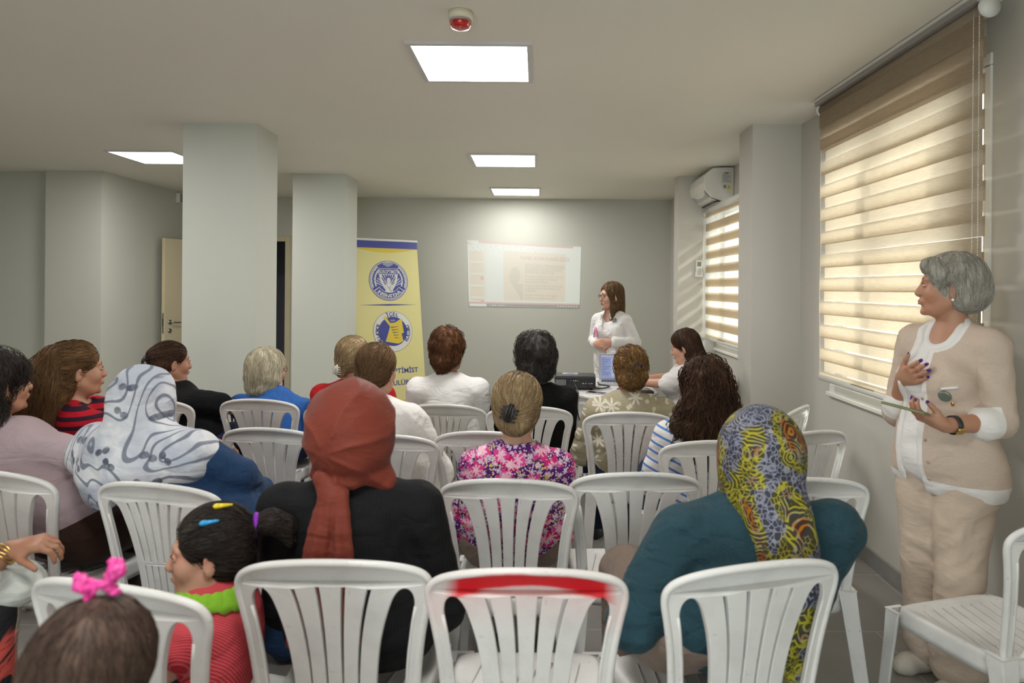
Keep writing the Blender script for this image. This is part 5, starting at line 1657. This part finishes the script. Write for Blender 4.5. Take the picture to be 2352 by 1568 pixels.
# --- little girl in red knit sitting sideways
loc = (-.83, 1.77)
s = Person('little girl in red knit top with lime ruffle collar and ponytail, in profile', loc, 80, P(482, 1266, 1.74), hyaw=106, hpitch=-4, sw=.095, g=.62, depth=.70, arm_r=.68, hs=.90, pelvis_z=.50, hips=(0, 0, .555), skin=SK_FAIR, h=.0045, neck_r=.033, bust=0,
           elbows=[(-.15, .03, .58), (.13, .05, .58)], wrists=[(-.07, .20, .60), (.05, .20, .58)], legs=[[(x * .05, .03, .525), (x * .06, .25, .51), (x * .06, .29, .26), (x * .07, .36, .24)] for x in (-1, 1)])
s.nk = s.hc + Vector((0, -.012, -.135)); 
b = Shape(); s.sh = [s.nk + Vector((x * .095, .0, -.045)) for x in (-1, 1)]; s.torso(b, 0.0); s.arms(b, 0.0, 1.0); s.legs(b, 0.0)
b.cap(s.nk + Vector((0, 0, -.02)), s.HM @ Vector((0, -.018, -.05)), .033, .031, k=.02)
b.pr += s.body.pr[-len([q for q in head_shape().pr]):]; b.cut = s.body.cut; s.body = b
s.hands(dict(f=(.2, 1, .3), n=(.8, 0, -.3), sc=.62, side=1), dict(f=(-.1, 1, .3), n=(-.8, 0, -.3), sc=.62, side=-1)); s.finish(.004); face_parts(s.e, s.HM, sc=.90)
s.shirt('knit_top', C_KNIT, inf=.010, sleeve=.12, h=.005, folds=.002, neck=(0, .005, .040), neckr=(.052, .052, .060)); s.trousers(C_NAVY, frac=.9); s.shoes(SHOE_B)
m = MB(); tsh = Shape(); s.torso(tsh, .012)
def frill(u, v):
    a_ = u * 2 * PI; x_, y_ = s.nk.x + math.cos(a_) * (.043 + .052 * v), s.nk.y - .004 + math.sin(a_) * (.043 + .046 * v)
    zs = np.linspace(s.nk.z + .05, s.nk.z - .09, 57); f_ = tsh.f(np.stack([np.full(57, x_), np.full(57, y_), zs], 1)); k_ = int(np.argmax(f_ < 0)) if (f_ < 0).any() else 56
    return (x_, y_, zs[k_] + .005 + .006 * v * abs(math.cos(a_ * 9)))
m.sheet(frill, 108, 6)
m.build('ruffle_collar', C_GREEN, s.e, solid=.003)
for x in (-1, 1): MB().tube([s.sh[0 if x < 0 else 1] + Vector((x * .012 + .0 * a, .046 * math.cos(a), .046 * math.sin(a) - .01)) for a in [2 * PI * i / 20 for i in range(20)]], .005, 6, closed=True).build('sleeve_trim', C_WHITE, s.e)
b = cap_hair(.012, low=-.03, front=-.002, fore=True); b.ell((0, -.110, .050), (.026, .03, .028), k=.02); b.chain([(0, -.12, .055), (0, -.165, .06), (.01, -.20, .035), (0, -.215, -.01)], [.018, .030, .026, .012], k=.02); b.disp = groove(11, .003, tie=((0, -.125, .05), (0, 1, -.3)))
s.hair('hair', b, flow_to((0, -.13, .05), (0, -1, -.4)), H_DARK, h=.0045, ns=1200, steps=11)
s.at_head(MB().ball((0, -.128, .056), (.033, .013, .036), 0, 14, 10).build('hair_bobble', plain('purple_bobble', (.22, .01, .42), .6)))
for nm, col, c_, d_ in (('hair_clip', (.02, .30, .62), (-.070, .0, .104), (0, -1, .02)), ('hair_clip', (.75, .58, .02), (-.03, -.03, .134), (.2, -1, -.1))):
    d_ = Vector(d_).normalized(); c_ = Vector(c_); s.at_head(MB().tube([c_, c_ + d_ * .018, c_ + d_ * .042], [.008, .006, .003], 8).ball(tuple(c_), (.010, .009, .007)).build(nm, plain('clip_%d' % int(col[0] * 100), col, .3)))
e = empty('toy_phone', P(379, 1462, 1.66), math.radians(70), 'small dark grey toy phone in the hands of the girl in red knit', 'toy'); e.rotation_euler = (.5, .3, math.radians(60))
MB().box((-.005, -.022, -.04), (.005, .022, .04), bevel=.003).build('body', GREYP, e); MB().box((-.0062, -.018, -.034), (-.005, .018, .034)).build('screen', BLACKP, e)

# --- child with the pink bow
loc = (-.61, .95)
s = Person('child from behind in the foreground with dark hair and a pink bow', loc, 0, P(216, 1562, .93), hyaw=12, hroll=4, sw=.11, g=.66, depth=.75, arm_r=.7, hs=.84, seated=False, pelvis_z=.50, hips=(0, 0, .50), skin=SK_FAIR, neck_r=.036, h=.006, bust=0,
           elbows=[(-.17, .0, .58), (.17, .0, .58)], wrists=[(-.17, .08, .42), (.17, .08, .42)], legs=[[(x * .06, 0, .50), (x * .065, .02, .27), (x * .065, 0, .08), (x * .07, .08, .04)] for x in (-1, 1)])
s.hands(dict(f=(0, .1, -1), n=(1, 0, 0), sc=.65), dict(f=(0, .1, -1), n=(-1, 0, 0), sc=.65)); s.finish(); s.shirt('t_shirt', C_RED, inf=.012, sleeve=.4, folds=.003); s.trousers(C_NAVY); s.shoes(SHOE_B)
b = cap_hair(.015, low=-.04, ears=True); b.ell((0, -.065, -.06), (.078, .055, .10), k=.04); b.ell((0, -.08, -.15), (.075, .035, .08), k=.04); b.disp = groove(60, .0025)
s.hair('hair', b, lambda p: np.stack([p[:, 0] * 3, p[:, 1] * 2.0 - .04, -np.ones(len(p)) * np.where(p[:, 2] > .08, .25, 1)], 1), H_KID, h=.004, ns=2600, steps=16, step=.011, rad=.0006)
PINK = plain('pink_satin', (.72, .05, .30), .35, nscale=60, nstr=.5)
b = Shape()
for x in (-1, 1): b.cap((x * .008, 0, 0), (x * .030, .0, .012 + .006 * x), .007, .016, k=.01); b.ell((x * .034, .0, .020 + .006 * x), (.014, .010, .020), k=.01); b.cap((x * .006, 0, -.002), (x * .026, -.004, -.020), .005, .009, k=.006)
b.ell((0, 0, 0), (.010, .010, .010), k=.004); b.disp = lambda p: .005 * fbm(p * 110, 3, 3)
o = np_obj('hair_bow', *b.mesh(.0022), PINK, s.e); o.matrix_local = s.HM @ Matrix.Translation((.0, -.005, .132)) @ Matrix.Rotation(-.25, 4, 'Y') @ Matrix.Scale(.68, 4)
# ------------------------------------------------------------------ table and what stands on it
TZ = .73
e = empty('plastic_table', (.535, 5.33, 0), 0, 'white octagonal plastic table with projector and laptops', 'table')
out = [(.39, 4.80), (.70, 4.80), (.90, 5.06), (.90, 5.60), (.70, 5.86), (.39, 5.86), (.137, 5.55), (.137, 5.15)]
out = [(x - .535, y - 5.33) for x, y in out]
def prism(m, o, z0, z1, sc0=1, sc1=1, mi=0):
    n = len(o); vs = [(x * sc0, y * sc0, z0) for x, y in o] + [(x * sc1, y * sc1, z1) for x, y in o]
    m.add(vs, [tuple(range(n))[::-1], tuple(range(n, 2 * n))] + [(i, (i + 1) % n, n + (i + 1) % n, n + i) for i in range(n)], mi, False)
m = MB(); prism(m, out, TZ - .022, TZ); prism(m, out, TZ - .06, TZ - .022, .93, .97); m.build('tabletop', WHITE_P, e, bevel=.006)
for x, y in ((-.20, -.42), (.20, -.42), (-.20, .42), (.20, .42)):
    MB().box((x - .032, y - .032, 0), (x + .032, y + .032, TZ - .05), bevel=.008).build('leg', WHITE_P, e)
m = MB(); prism(m, [(x * .40, y * .7) for x, y in out], .42, .445); m.build('shelf', WHITE_P, e, bevel=.004)

e = empty('projector', (.295, 5.26, TZ + .008), math.radians(-4), 'black projector with cables on the left of the table', 'projector')
MB().box((-.155, -.12, 0), (.155, .12, .095), bevel=.012).build('casing', BLACKP, e)
m = MB().box((-.10, .0, .0952), (.02, .09, .0962), 0).box((-.07, .02, .0962), (.0, .03, .0968), 1).box((-.06, .045, .0962), (-.01, .06, .0968), 1)
m.build('top_reflection_label', [plain('label_purple_reflection', (.42, .38, .55), .5), BLACKP], e)  # lilac patch paints the purple reflection on the casing top, dark print over it
m = MB()
for k, (x, c_) in enumerate(((-.03, 0), (-.01, 1), (.005, 2), (.02, 1))): m.lathe([(0, .003), (.005, .003), (.005, 0)], 10, c_, M=Matrix.Translation((x, -.121, .062)) @ Matrix.Rotation(PI / 2, 4, 'X'))
for x in (.055, .075, .10, .12): m.box((x, -.122, .040), (x + .012, -.120, .046), 3)
for k in range(8): m.box((-.145 + k * .010, -.1215, .02), (-.140 + k * .010, -.120, .07), 4)
m.build('sockets', [plain('jack_blue', (.05, .1, .4), .4), METAL, plain('jack_yellow', (.7, .5, .05), .4), plain('print_white', (.6, .6, .6), .5), GREYP], e)
for x in (-.12, .12):
    for y in (-.09, .09): MB().lathe([(0, 0), (.012, 0), (.010, -.008), (0, -.008)], 12, M=Matrix.Translation((x, y, .0))).build('foot', BLACKP, e)
MB().lathe([(0, .0), (.032, 0), (.036, .012), (.030, .018), (0, .016)], 24, M=Matrix.Translation((.08, .115, .05)) @ Matrix.Rotation(-PI / 2, 4, 'X')).build('lens', METAL, e)

def laptop(name, x, y, yaw, ang, body, label, w_=.34, d_=.235, scr=None):
    e = empty(name, (x, y, TZ), math.radians(yaw), label, 'laptop')
    m = MB().box((-w_ / 2, -d_ / 2, 0), (w_ / 2, d_ / 2, .016), bevel=.004); m.build('base', body, e)
    k = MB()
    for i in range(13):
        for j in range(5): k.box((-w_ / 2 + .025 + i * .0225, -.03 + j * .022, .016), (-w_ / 2 + .043 + i * .0225, -.012 + j * .022, .018))
    k.build('keyboard', BLACKP, e)
    MB().box((-.045, -d_ / 2 + .015, .0161), (.045, -.04, .0166)).build('touchpad', GREYP, e)
    M = Matrix.Translation((0, d_ / 2, .012)) @ Matrix.Rotation(math.radians(ang), 4, 'X')
    l = MB().box((-w_ / 2, 0, -.003), (w_ / 2, .225, .004), bevel=.003, M=M).build('lid', body, e)
    s_ = MB().box((-w_ / 2 + .014, .016, .004), (w_ / 2 - .014, .212, .0046), 0, M=M)
    if scr:
        s_.box((-w_ / 2 + .02, .20, .0046), (w_ / 2 - .02, .208, .0050), 1, M=M)
        for j in range(11): s_.box((-w_ / 2 + .022, .185 - j * .014, .0046), (-w_ / 2 + .05 + .014 * (j * 7 % 4), .189 - j * .014, .0050), 2, M=M)
        s_.box((-w_ / 2 + .10, .03, .0046), (w_ / 2 - .03, .19, .0049), 1, M=M)
    s_.build('screen', scr or [BLACKP], e)
    return e

def emis(name, col, st):
    t = NT(name); t.principled((.02, .02, .02), .5, None, Emission_Color=(*col, 1), Emission_Strength=st); return t.m
laptop('laptop', .665, 5.50, -8, 100, plain('silver_case', (.52, .52, .54), .35, .3), 'open silver laptop with blue-grey screen lit, beside the projector', scr=[emis('screen_blue', (.32, .38, .62), .55), emis('screen_light', (.45, .50, .66), .6), emis('screen_text', (.12, .14, .30), .5)])
e = empty('laptop', (.73, 5.07, TZ), math.radians(6), 'dark laptop lying open on the near right of the table', 'laptop')
MB().box((-.12, -.09, 0), (.12, .09, .018), bevel=.004).build('base', BLACKP, e); MB().box((-.105, -.02, .018), (.105, .07, .0195)).build('keyboard', GREYP, e)
q = P(1365, 894, 5.02)
e = empty('phone', (.435, 4.98, TZ), math.radians(-32), 'mobile phone with dark screen lying on the table in front of the projector', 'phone')
MB().box((-.075, -.037, 0), (.075, .037, .008), bevel=.003).build('body', plain('phone_silver', (.55, .50, .50), .3, .3), e); MB().box((-.070, -.033, .008), (.070, .033, .0088)).build('screen', plain('glass_black', (.01, .01, .012), .05), e)

def cable(name, pts, r, label, m_=None):
    P_ = [Vector(p) for p in pts]; out = []
    for i in range(len(P_) - 1):
        p0, p1, p2, p3 = P_[max(i - 1, 0)], P_[i], P_[i + 1], P_[min(i + 2, len(P_) - 1)]
        for k in range(8):
            t_ = k / 8; out.append(.5 * ((2 * p1) + (-p0 + p2) * t_ + (2 * p0 - 5 * p1 + 4 * p2 - p3) * t_ ** 2 + (-p0 + 3 * p1 - 3 * p2 + p3) * t_ ** 3))
    out.append(P_[-1])
    return tag(MB().tube(out, r, 6).build(name, m_ or BLACKP), label, 'cable')
cable('power_cable', [(.27, 5.135, .80), (.29, 5.08, .765), (.30, 4.95, .742), (.285, 4.80, .735), (.28, 4.755, .66), (.33, 4.73, .50), (.45, 4.76, .36), (.70, 4.85, .22), (.9, 5.0, .01)], .005, 'black cable hanging from the projector over the table edge')
cable('video_cable', [(.36, 5.135, .80), (.42, 5.11, .755), (.50, 5.16, .742), (.56, 5.26, .745), (.50, 5.36, .742), (.485, 5.45, .748)], .006, 'thick black video cable between projector and silver laptop')
cable('mouse_cable', [(.86, 5.34, .742), (.80, 5.42, .76), (.72, 5.36, .80), (.70, 5.28, .755), (.76, 5.24, .743), (.84, 5.27, .743)], .004, 'thin black cable looping beside the dark laptop')

# black strap and bag on the chair by the wall
c = CHAIRS['L']
e = empty('handbag', (c.location.x + .02, c.location.y + .0, .43), math.radians(52), 'black handbag with metal clasp standing on the chair by the right wall', 'handbag')
MB().box((-.10, -.09, 0), (.10, .02, .22), bevel=.02).build('bag_body', plain('black_leather', (.012, .012, .014), .35), e)
MB().tube([(-.06, -.035, .21), (-.05, -.05, .34), (0, -.06, .38), (.05, -.05, .34), (.06, -.035, .21)], .009, 8, flat=.5).build('strap', plain('black_leather', (.012, .012, .014), .35), e)
MB().tube([(.012 * math.cos(a), -.062, .37 + .014 * math.sin(a)) for a in [2 * PI * i / 12 for i in range(12)]], .0025, 6, closed=True).build('clasp', METAL, e)
q = P(78, 885, 3.35)
e = empty('tote_bag', (q.x, q.y, .43), math.radians(-20), 'white bag with yellow and blue lines between the two women at the left', 'bag')
m = MB().box((-.13, -.05, 0), (.13, .05, .0), 0) if False else MB()
m.box((-.12, -.04, .0), (.12, .04, .66), 0, bevel=.012); m.box((-.12, -.0412, .645), (.12, -.0400, .650), 1); m.box((-.12, -.0412, .625), (.12, -.0400, .632), 2); m.box((-.10, -.0412, .56), (.02, -.0400, .58), 3); m.box((.03, -.0412, .52), (.10, -.0400, .60), 3)
m.build('bag_body', [plain('bag_white', (.66, .66, .62), .6), plain('bag_yellow', (.6, .5, .03), .6), plain('bag_blue', (.05, .09, .4), .6), plain('bag_print', (.25, .25, .24), .6)], e)
c = copy_tree(CHAIRS['T']); c.location = (q.x, q.y + .03, 0); c.rotation_euler = (0, 0, -.35); tag(c, 'plastic chair carrying the white bag at the left', 'chair', G1)

# ------------------------------------------------------------------ roll-up banner
BY = plain('banner_yellow', (.74, .68, .30), .55); BB = plain('banner_blue', (.045, .06, .30), .45); BG = plain('banner_gold', (.72, .55, .05), .5); BW = plain('banner_white', (.72, .72, .68), .5); BN = plain('banner_navy', (.02, .03, .16), .5)
base = P(904, 955, 7.98)
e = empty('rollup_banner', (base.x, 8.02, 0), 0, 'yellow roll-up banner with blue border and two round emblems beside the far pillar', 'banner')
BM = Matrix.Rotation(math.radians(33), 4, 'Z') @ Matrix.Translation((0, 0, .09)) @ Matrix.Rotation(math.radians(-10), 4, 'X')
Wd, Hb = .82, 2.0
m = MB().box((-Wd / 2, 0, 0), (Wd / 2, .003, Hb), 0, M=BM)
def fz(m, pts, mi, lift=.0012):  # flat print on the cloth, facing the room
    m.poly([(x, -lift, z) for x, z in pts], mi, BM)
fz(m, [(-Wd / 2, Hb - .10), (Wd / 2, Hb - .10), (Wd / 2, Hb - .012), (-Wd / 2, Hb - .012)], 1)
fz(m, [(-Wd / 2, Hb - .10)] + [(-Wd / 2 + Wd * i / 16, Hb - .10 - .055 * math.sin(PI * i / 16)) for i in range(17)][1:], 2, .001)
fz(m, [(-Wd / 2, 0), (Wd / 2, 0), (Wd / 2, .05), (-Wd / 2, .05)], 1); fz(m, [(-Wd / 2, .05)] + [(-Wd / 2 + Wd * i / 16, .05 + .06 * (1 - .8 * math.sin(PI * i / 16))) for i in range(17)] + [(Wd / 2, .05)], 2, .001)
fz(m, [(-Wd * .44, 1.205), (0, 1.195), (Wd * .44, 1.205), (0, 1.216)], 1)
m.build('printed_cloth', [BY, BB, BG], e)
def ring(m, cx, cz, r0, r1, mi, lift, n=56, a0=0, a1=2 * PI):
    for i in range(n):
        a, b = a0 + (a1 - a0) * i / n, a0 + (a1 - a0) * (i + 1) / n
        fz(m, [(cx + r0 * math.cos(a), cz + r0 * math.sin(a)), (cx + r1 * math.cos(a), cz + r1 * math.sin(a)), (cx + r1 * math.cos(b), cz + r1 * math.sin(b)), (cx + r0 * math.cos(b), cz + r0 * math.sin(b))], mi, lift)
def disc(m, cx, cz, r, mi, lift, rx=None, n=40): fz(m, [(cx + (rx or r) * math.cos(2 * PI * i / n), cz + r * math.sin(2 * PI * i / n)) for i in range(n)], mi, lift)
def btext(m, txt, x, z, size, mi, lift, rot=0, align='CENTER', bold=.0, sx=1.0):
    m.text(txt, size, BM @ Matrix.Translation((x, -lift, z)) @ Matrix.Rotation(PI / 2, 4, 'X') @ Matrix.Rotation(rot, 4, 'Z'), mi, align, bold, sx)
def arc_text(m, txt, cx, cz, r, a_mid, step, size, mi, lift, inward=False, bold=0):
    n = len(txt)
    for i, ch in enumerate(txt):
        a = a_mid + ((i - (n - 1) / 2) * step) * (1 if inward else -1)
        btext(m, ch, cx + r * math.cos(a), cz + r * math.sin(a), size, mi, lift, a - PI / 2 + (PI if inward else 0), bold=bold)
# first emblem
m = MB(); cx, cz, R_ = .015, 1.50, .245
disc(m, cx, cz, R_, 0, .002); disc(m, cx, cz, R_ * .965, 1, .0026); disc(m, cx, cz, R_ * .93, 0, .0032)
for i in range(15):   # rays
    a = PI * (.5 + (i - 7) * .062); fz(m, [(cx, cz - .10), (cx + .165 * math.cos(a - .035), cz - .06 + .16 * math.sin(a - .035)), (cx + .165 * math.cos(a + .035), cz - .06 + .16 * math.sin(a + .035))], 1, .0038)
rng = random.Random(3)
for side in (-1, 1):  # laurel leaves
    for i in range(46):
        a = PI / 2 + side * (.42 * PI + (i % 23 - 11) * .058); rr = R_ * (.70 + .17 * (i // 23)) ; x, z = cx + rr * math.cos(a), cz + rr * math.sin(a); t_ = a + rng.uniform(-.9, .9)
        fz(m, [(x - .017 * math.cos(t_), z - .017 * math.sin(t_)), (x + .006 * math.sin(t_), z - .006 * math.cos(t_)), (x + .017 * math.cos(t_), z + .017 * math.sin(t_)), (x - .006 * math.sin(t_), z + .006 * math.cos(t_))], 1, .0038)
for i in range(7): ring(m, cx, cz + .165, .010 + i * .010, .014 + i * .010, 1, .0038, 14, .15 * PI, .85 * PI)
fz(m, [(cx - .125, cz + .075), (cx + .125, cz + .075), (cx + .118, cz + .150), (cx - .118, cz + .150)], 1, .0044); fz(m, [(cx - .119, cz + .081), (cx + .119, cz + .081), (cx + .113, cz + .144), (cx - .113, cz + .144)], 0, .005)
btext(m, 'SOROPTIMIST', cx, cz + .089, .062, 1, .0056, bold=.0008, sx=.60)
for sd in (-1, 1):    # raised arms
    fz(m, [(cx + sd * .115, cz + .075), (cx + sd * .092, cz + .075), (cx + sd * .080, cz + .0), (cx + sd * .035, cz - .10), (cx + sd * .060, cz - .10), (cx + sd * .105, cz - .005)], 1, .0050)
fz(m, [(cx - .055, cz - .055), (cx - .02, cz - .04), (cx + .02, cz - .04), (cx + .055, cz - .055), (cx + .045, cz - .145), (cx - .045, cz - .145)], 1, .0050)
disc(m, cx, cz + .012, .052, 0, .0054, .050); disc(m, cx, cz + .008, .050, 1, .0058, .044); disc(m, cx, cz + .012, .044, 0, .0060, .040); disc(m, cx, cz + .002, .034, 1, .0066, .025)
for sd in (-1, 1): disc(m, cx + sd * .010, cz + .006, .003, 0, .0070, .005, 10)
fz(m, [(cx - .006, cz - .016), (cx + .006, cz - .016), (cx, cz - .020)], 0, .0070); fz(m, [(cx - .012, cz - .03), (cx + .012, cz - .03), (cx + .010, cz - .05), (cx - .010, cz - .05)], 1, .0062)
fz(m, [(cx - .03, cz - .06), (cx - .025, cz - .06), (cx + .035, cz - .135), (cx + .028, cz - .135)], 0, .0064); fz(m, [(cx + .03, cz - .06), (cx + .025, cz - .06), (cx - .002, cz - .10), (cx + .004, cz - .10)], 0, .0064)
ring(m, cx, cz, .142, .222, 1, .0072, 30, -.82 * PI, -.18 * PI); ring(m, cx, cz, .148, .216, 0, .0078, 30, -.805 * PI, -.195 * PI)
arc_text(m, 'INTERNATIONAL', cx, cz, .208, -PI / 2, .132, .062, 1, .0084, True, .001)
m.build('emblem', [BB, BW], e, label='blue and white emblem of a woman holding up a name board')
# second emblem
m = MB(); cx, cz, R_ = .035, .885, .245
disc(m, cx, cz, R_, 0, .002); disc(m, cx, cz, R_ * .985, 1, .0026); disc(m, cx, cz, R_ * .72, 2, .0032)
fz(m, [(cx - .115, cz + .165), (cx - .085, cz + .185), (cx - .03, cz + .10), (cx + .03, cz + .105), (cx + .08, cz + .135), (cx + .115, cz + .15), (cx + .125, cz + .07), (cx + .135, cz - .02), (cx + .105, cz - .03), (cx + .125, cz - .12), (cx + .06, cz - .15), (cx - .10, cz - .12), (cx - .065, cz - .03), (cx - .035, cz + .06)], 3, .004)
for k in range(5): fz(m, [(cx - .03 + .01 * k, cz + .05 - .03 * k), (cx + .07, cz + .06 - .035 * k), (cx + .07, cz + .056 - .035 * k), (cx - .02 + .01 * k, cz + .04 - .03 * k)], 4, .0046)
arc_text(m, 'İÇEL', cx, cz, .185, PI / 2, .20, .062, 4, .004, False, .0015); arc_text(m, 'KULÜBÜ', cx, cz, .215, -.15, .17, .058, 4, .004, True, .0015)
arc_text(m, 'SOROPTİMİST', cx, cz, .215, PI + .35, .15, .055, 4, .004, True, .0015); btext(m, '1970', cx, cz + .118, .032, 1, .0046)
m.build('emblem', [BN, BW, BB, BG, BN], e, label='round white emblem with yellow winged figure on blue')
m = MB(); btext(m, 'SOROPTİMİST', .325, .385, .080, 0, .002, align='RIGHT', bold=.0015); btext(m, 'KULÜBÜ', .255, .245, .080, 0, .002, align='RIGHT', bold=.0015)
m.build('lettering', BB, e)
MB().box((-Wd / 2 - .01, -.006, Hb - .012), (Wd / 2 + .01, .010, Hb + .014), bevel=.003, M=BM).build('top_rail', WHITE_PVC, e)
MB().box((-Wd / 2 - .02, -.07, 0), (Wd / 2 + .02, .07, .09), bevel=.012, M=Matrix.Rotation(math.radians(33), 4, 'Z')).build('base', METAL, e)
MB().tube([(0, .03, .0), (0, .03, Hb)], .010, 8, M=BM).build('pole', METAL, e)

# ------------------------------------------------------------------ projected slide on the back wall
def projm(name, col, st=1.0):
    t = NT(name); t.principled((.42, .42, .41), .7, None, Emission_Color=(*col, 1), Emission_Strength=st); return t.m
PM = [projm('beam_white', (.24, .255, .22)), projm('beam_cream', (.235, .20, .13)), projm('beam_rose', (.20, .09, .075)), projm('beam_text', (.10, .09, .06)), projm('beam_title', (.18, .08, .065)), projm('beam_grey', (.01, .015, .012)), projm('beam_brown', (.18, .155, .10)), projm('beam_red', (.22, .03, .025))]
yq = YB - .003
Cq = [P(1073, 551, yq), P(1335, 567, yq), P(1331, 708, yq), P(1077, 704, yq)]   # tl tr br bl
class QM:   # bilinear placement inside the projected quadrilateral; y out of the wall by the layer
    def __matmul__(s, v):
        u, w_, l = v[0], v[1], v[2]
        return (Cq[0] * (1 - u) * (1 - w_) + Cq[1] * u * (1 - w_) + Cq[2] * u * w_ + Cq[3] * (1 - u) * w_) + Vector((0, -.0006 - l, 0))
Q_ = QM()
m = MB()
R4 = lambda u0, w0, u1, w1, mi, l: m.add([(u0, w0, l), (u0, w1, l), (u1, w1, l), (u1, w0, l)], [(0, 1, 2, 3)], mi, False, Q_)
R4(0, 0, 1, .945, 0, 0); R4(0, .945, 1, 1, 5, 0); R4(0, .925, 1, .95, 2, .0004); R4(.10, .0, .93, .035, 2, .0004); R4(0, .035, .03, .055, 2, .0004)
R4(.005, .952, .16, .992, 0, .0008)
for k in range(7): R4(.19 + k * .022, .962, .202 + k * .022, .982, 0 if k % 3 else 2, .0008)
for k in range(8): R4(.80 + k * .024, .965, .812 + k * .024, .98, 0, .0008)
for k in range(30): R4(.02 + k * .022, .075 + (k * 37 % 5) * .018, .034 + k * .022, .081 + (k * 37 % 5) * .018, 3, .0004)
for k in range(9): R4(.03 + k * .055, .055, .06 + k * .055, .060, 3, .0004)
for k in range(5):
    w0 = .155 + k * .178; R4(.015, w0, .145, min(w0 + .155, .915), 1, .0004)
    R4(.04, w0 + .02, .12, w0 + .028, 6, .0008)
    if k in (2, 4): R4(.11, w0 + .03, .138, w0 + .075, 2, .0008)
R4(.155, .13, .158, .92, 6, .0004)
R4(.315, .13, .868, .895, 1, .0006)
m.add([(.42 + .045 * math.cos(a), .50 + .13 * math.sin(a), .0009) for a in [2 * PI * i / 20 for i in range(20)]][::-1], [tuple(range(20))], 6, False, Q_); m.add([(.40, .60, .0008), (.36, .45, .0008), (.37, .60, .0008), (.43, .75, .0008), (.47, .88, .0008), (.49, .88, .0008), (.49, .65, .0008)], [tuple(range(7))], 6, False, Q_)
class TM:
    def __init__(s, u, w_, l): s.a = (u, w_, l)
    def __matmul__(s, v): return Q_ @ (s.a[0] + v[0] * .94 / 1.48, s.a[1] - v[1] / .84, s.a[2])
def st(txt, u, w_, size, mi, bold=.0): m.text(txt, size, TM(u, w_, .0012), mi, 'LEFT', bold)
st('NASIL KORUNABİLİRİZ', .465, .250, .064, 4, .0010)
for k, tx in enumerate(('Meme kanseri hayatın gerçeği,', 'OLUŞUMUNU ENGELLEMEK', 'BUGÜNKÜ KOŞULLARDA', 'MÜMKÜN DEĞİLDİR', 'O zaman yüzleşmeliyiz. Sorun', 'onunla yüzleşememekten', 'kaynaklanmaktadır.', 'İnsanın bilmediği bir durumla', 'yüzleşmekten korkması çok', 'doğaldır.', 'Ancak hastalığı tanırsanız,', 'korkuyu yenebilirsiniz')):
    st(tx, .507, (.335, .375, .415, .457, .515, .558, .602, .66, .703, .745, .81, .86)[k] + .008, .0445, 3)
st('!!!', .752, .868, .056, 7)
for w_ in (.325, .505, .65, .80): m.add([(.475, w_ - .018, .001), (.487, w_ - .008, .001), (.475, w_ + .002, .001), (.479, w_ - .008, .001)], [(0, 3, 2, 1)], 3, False, Q_)
o = m.build('projected_slide', PM); tag(o, 'projected slide with Turkish text on the back wall', 'projection')
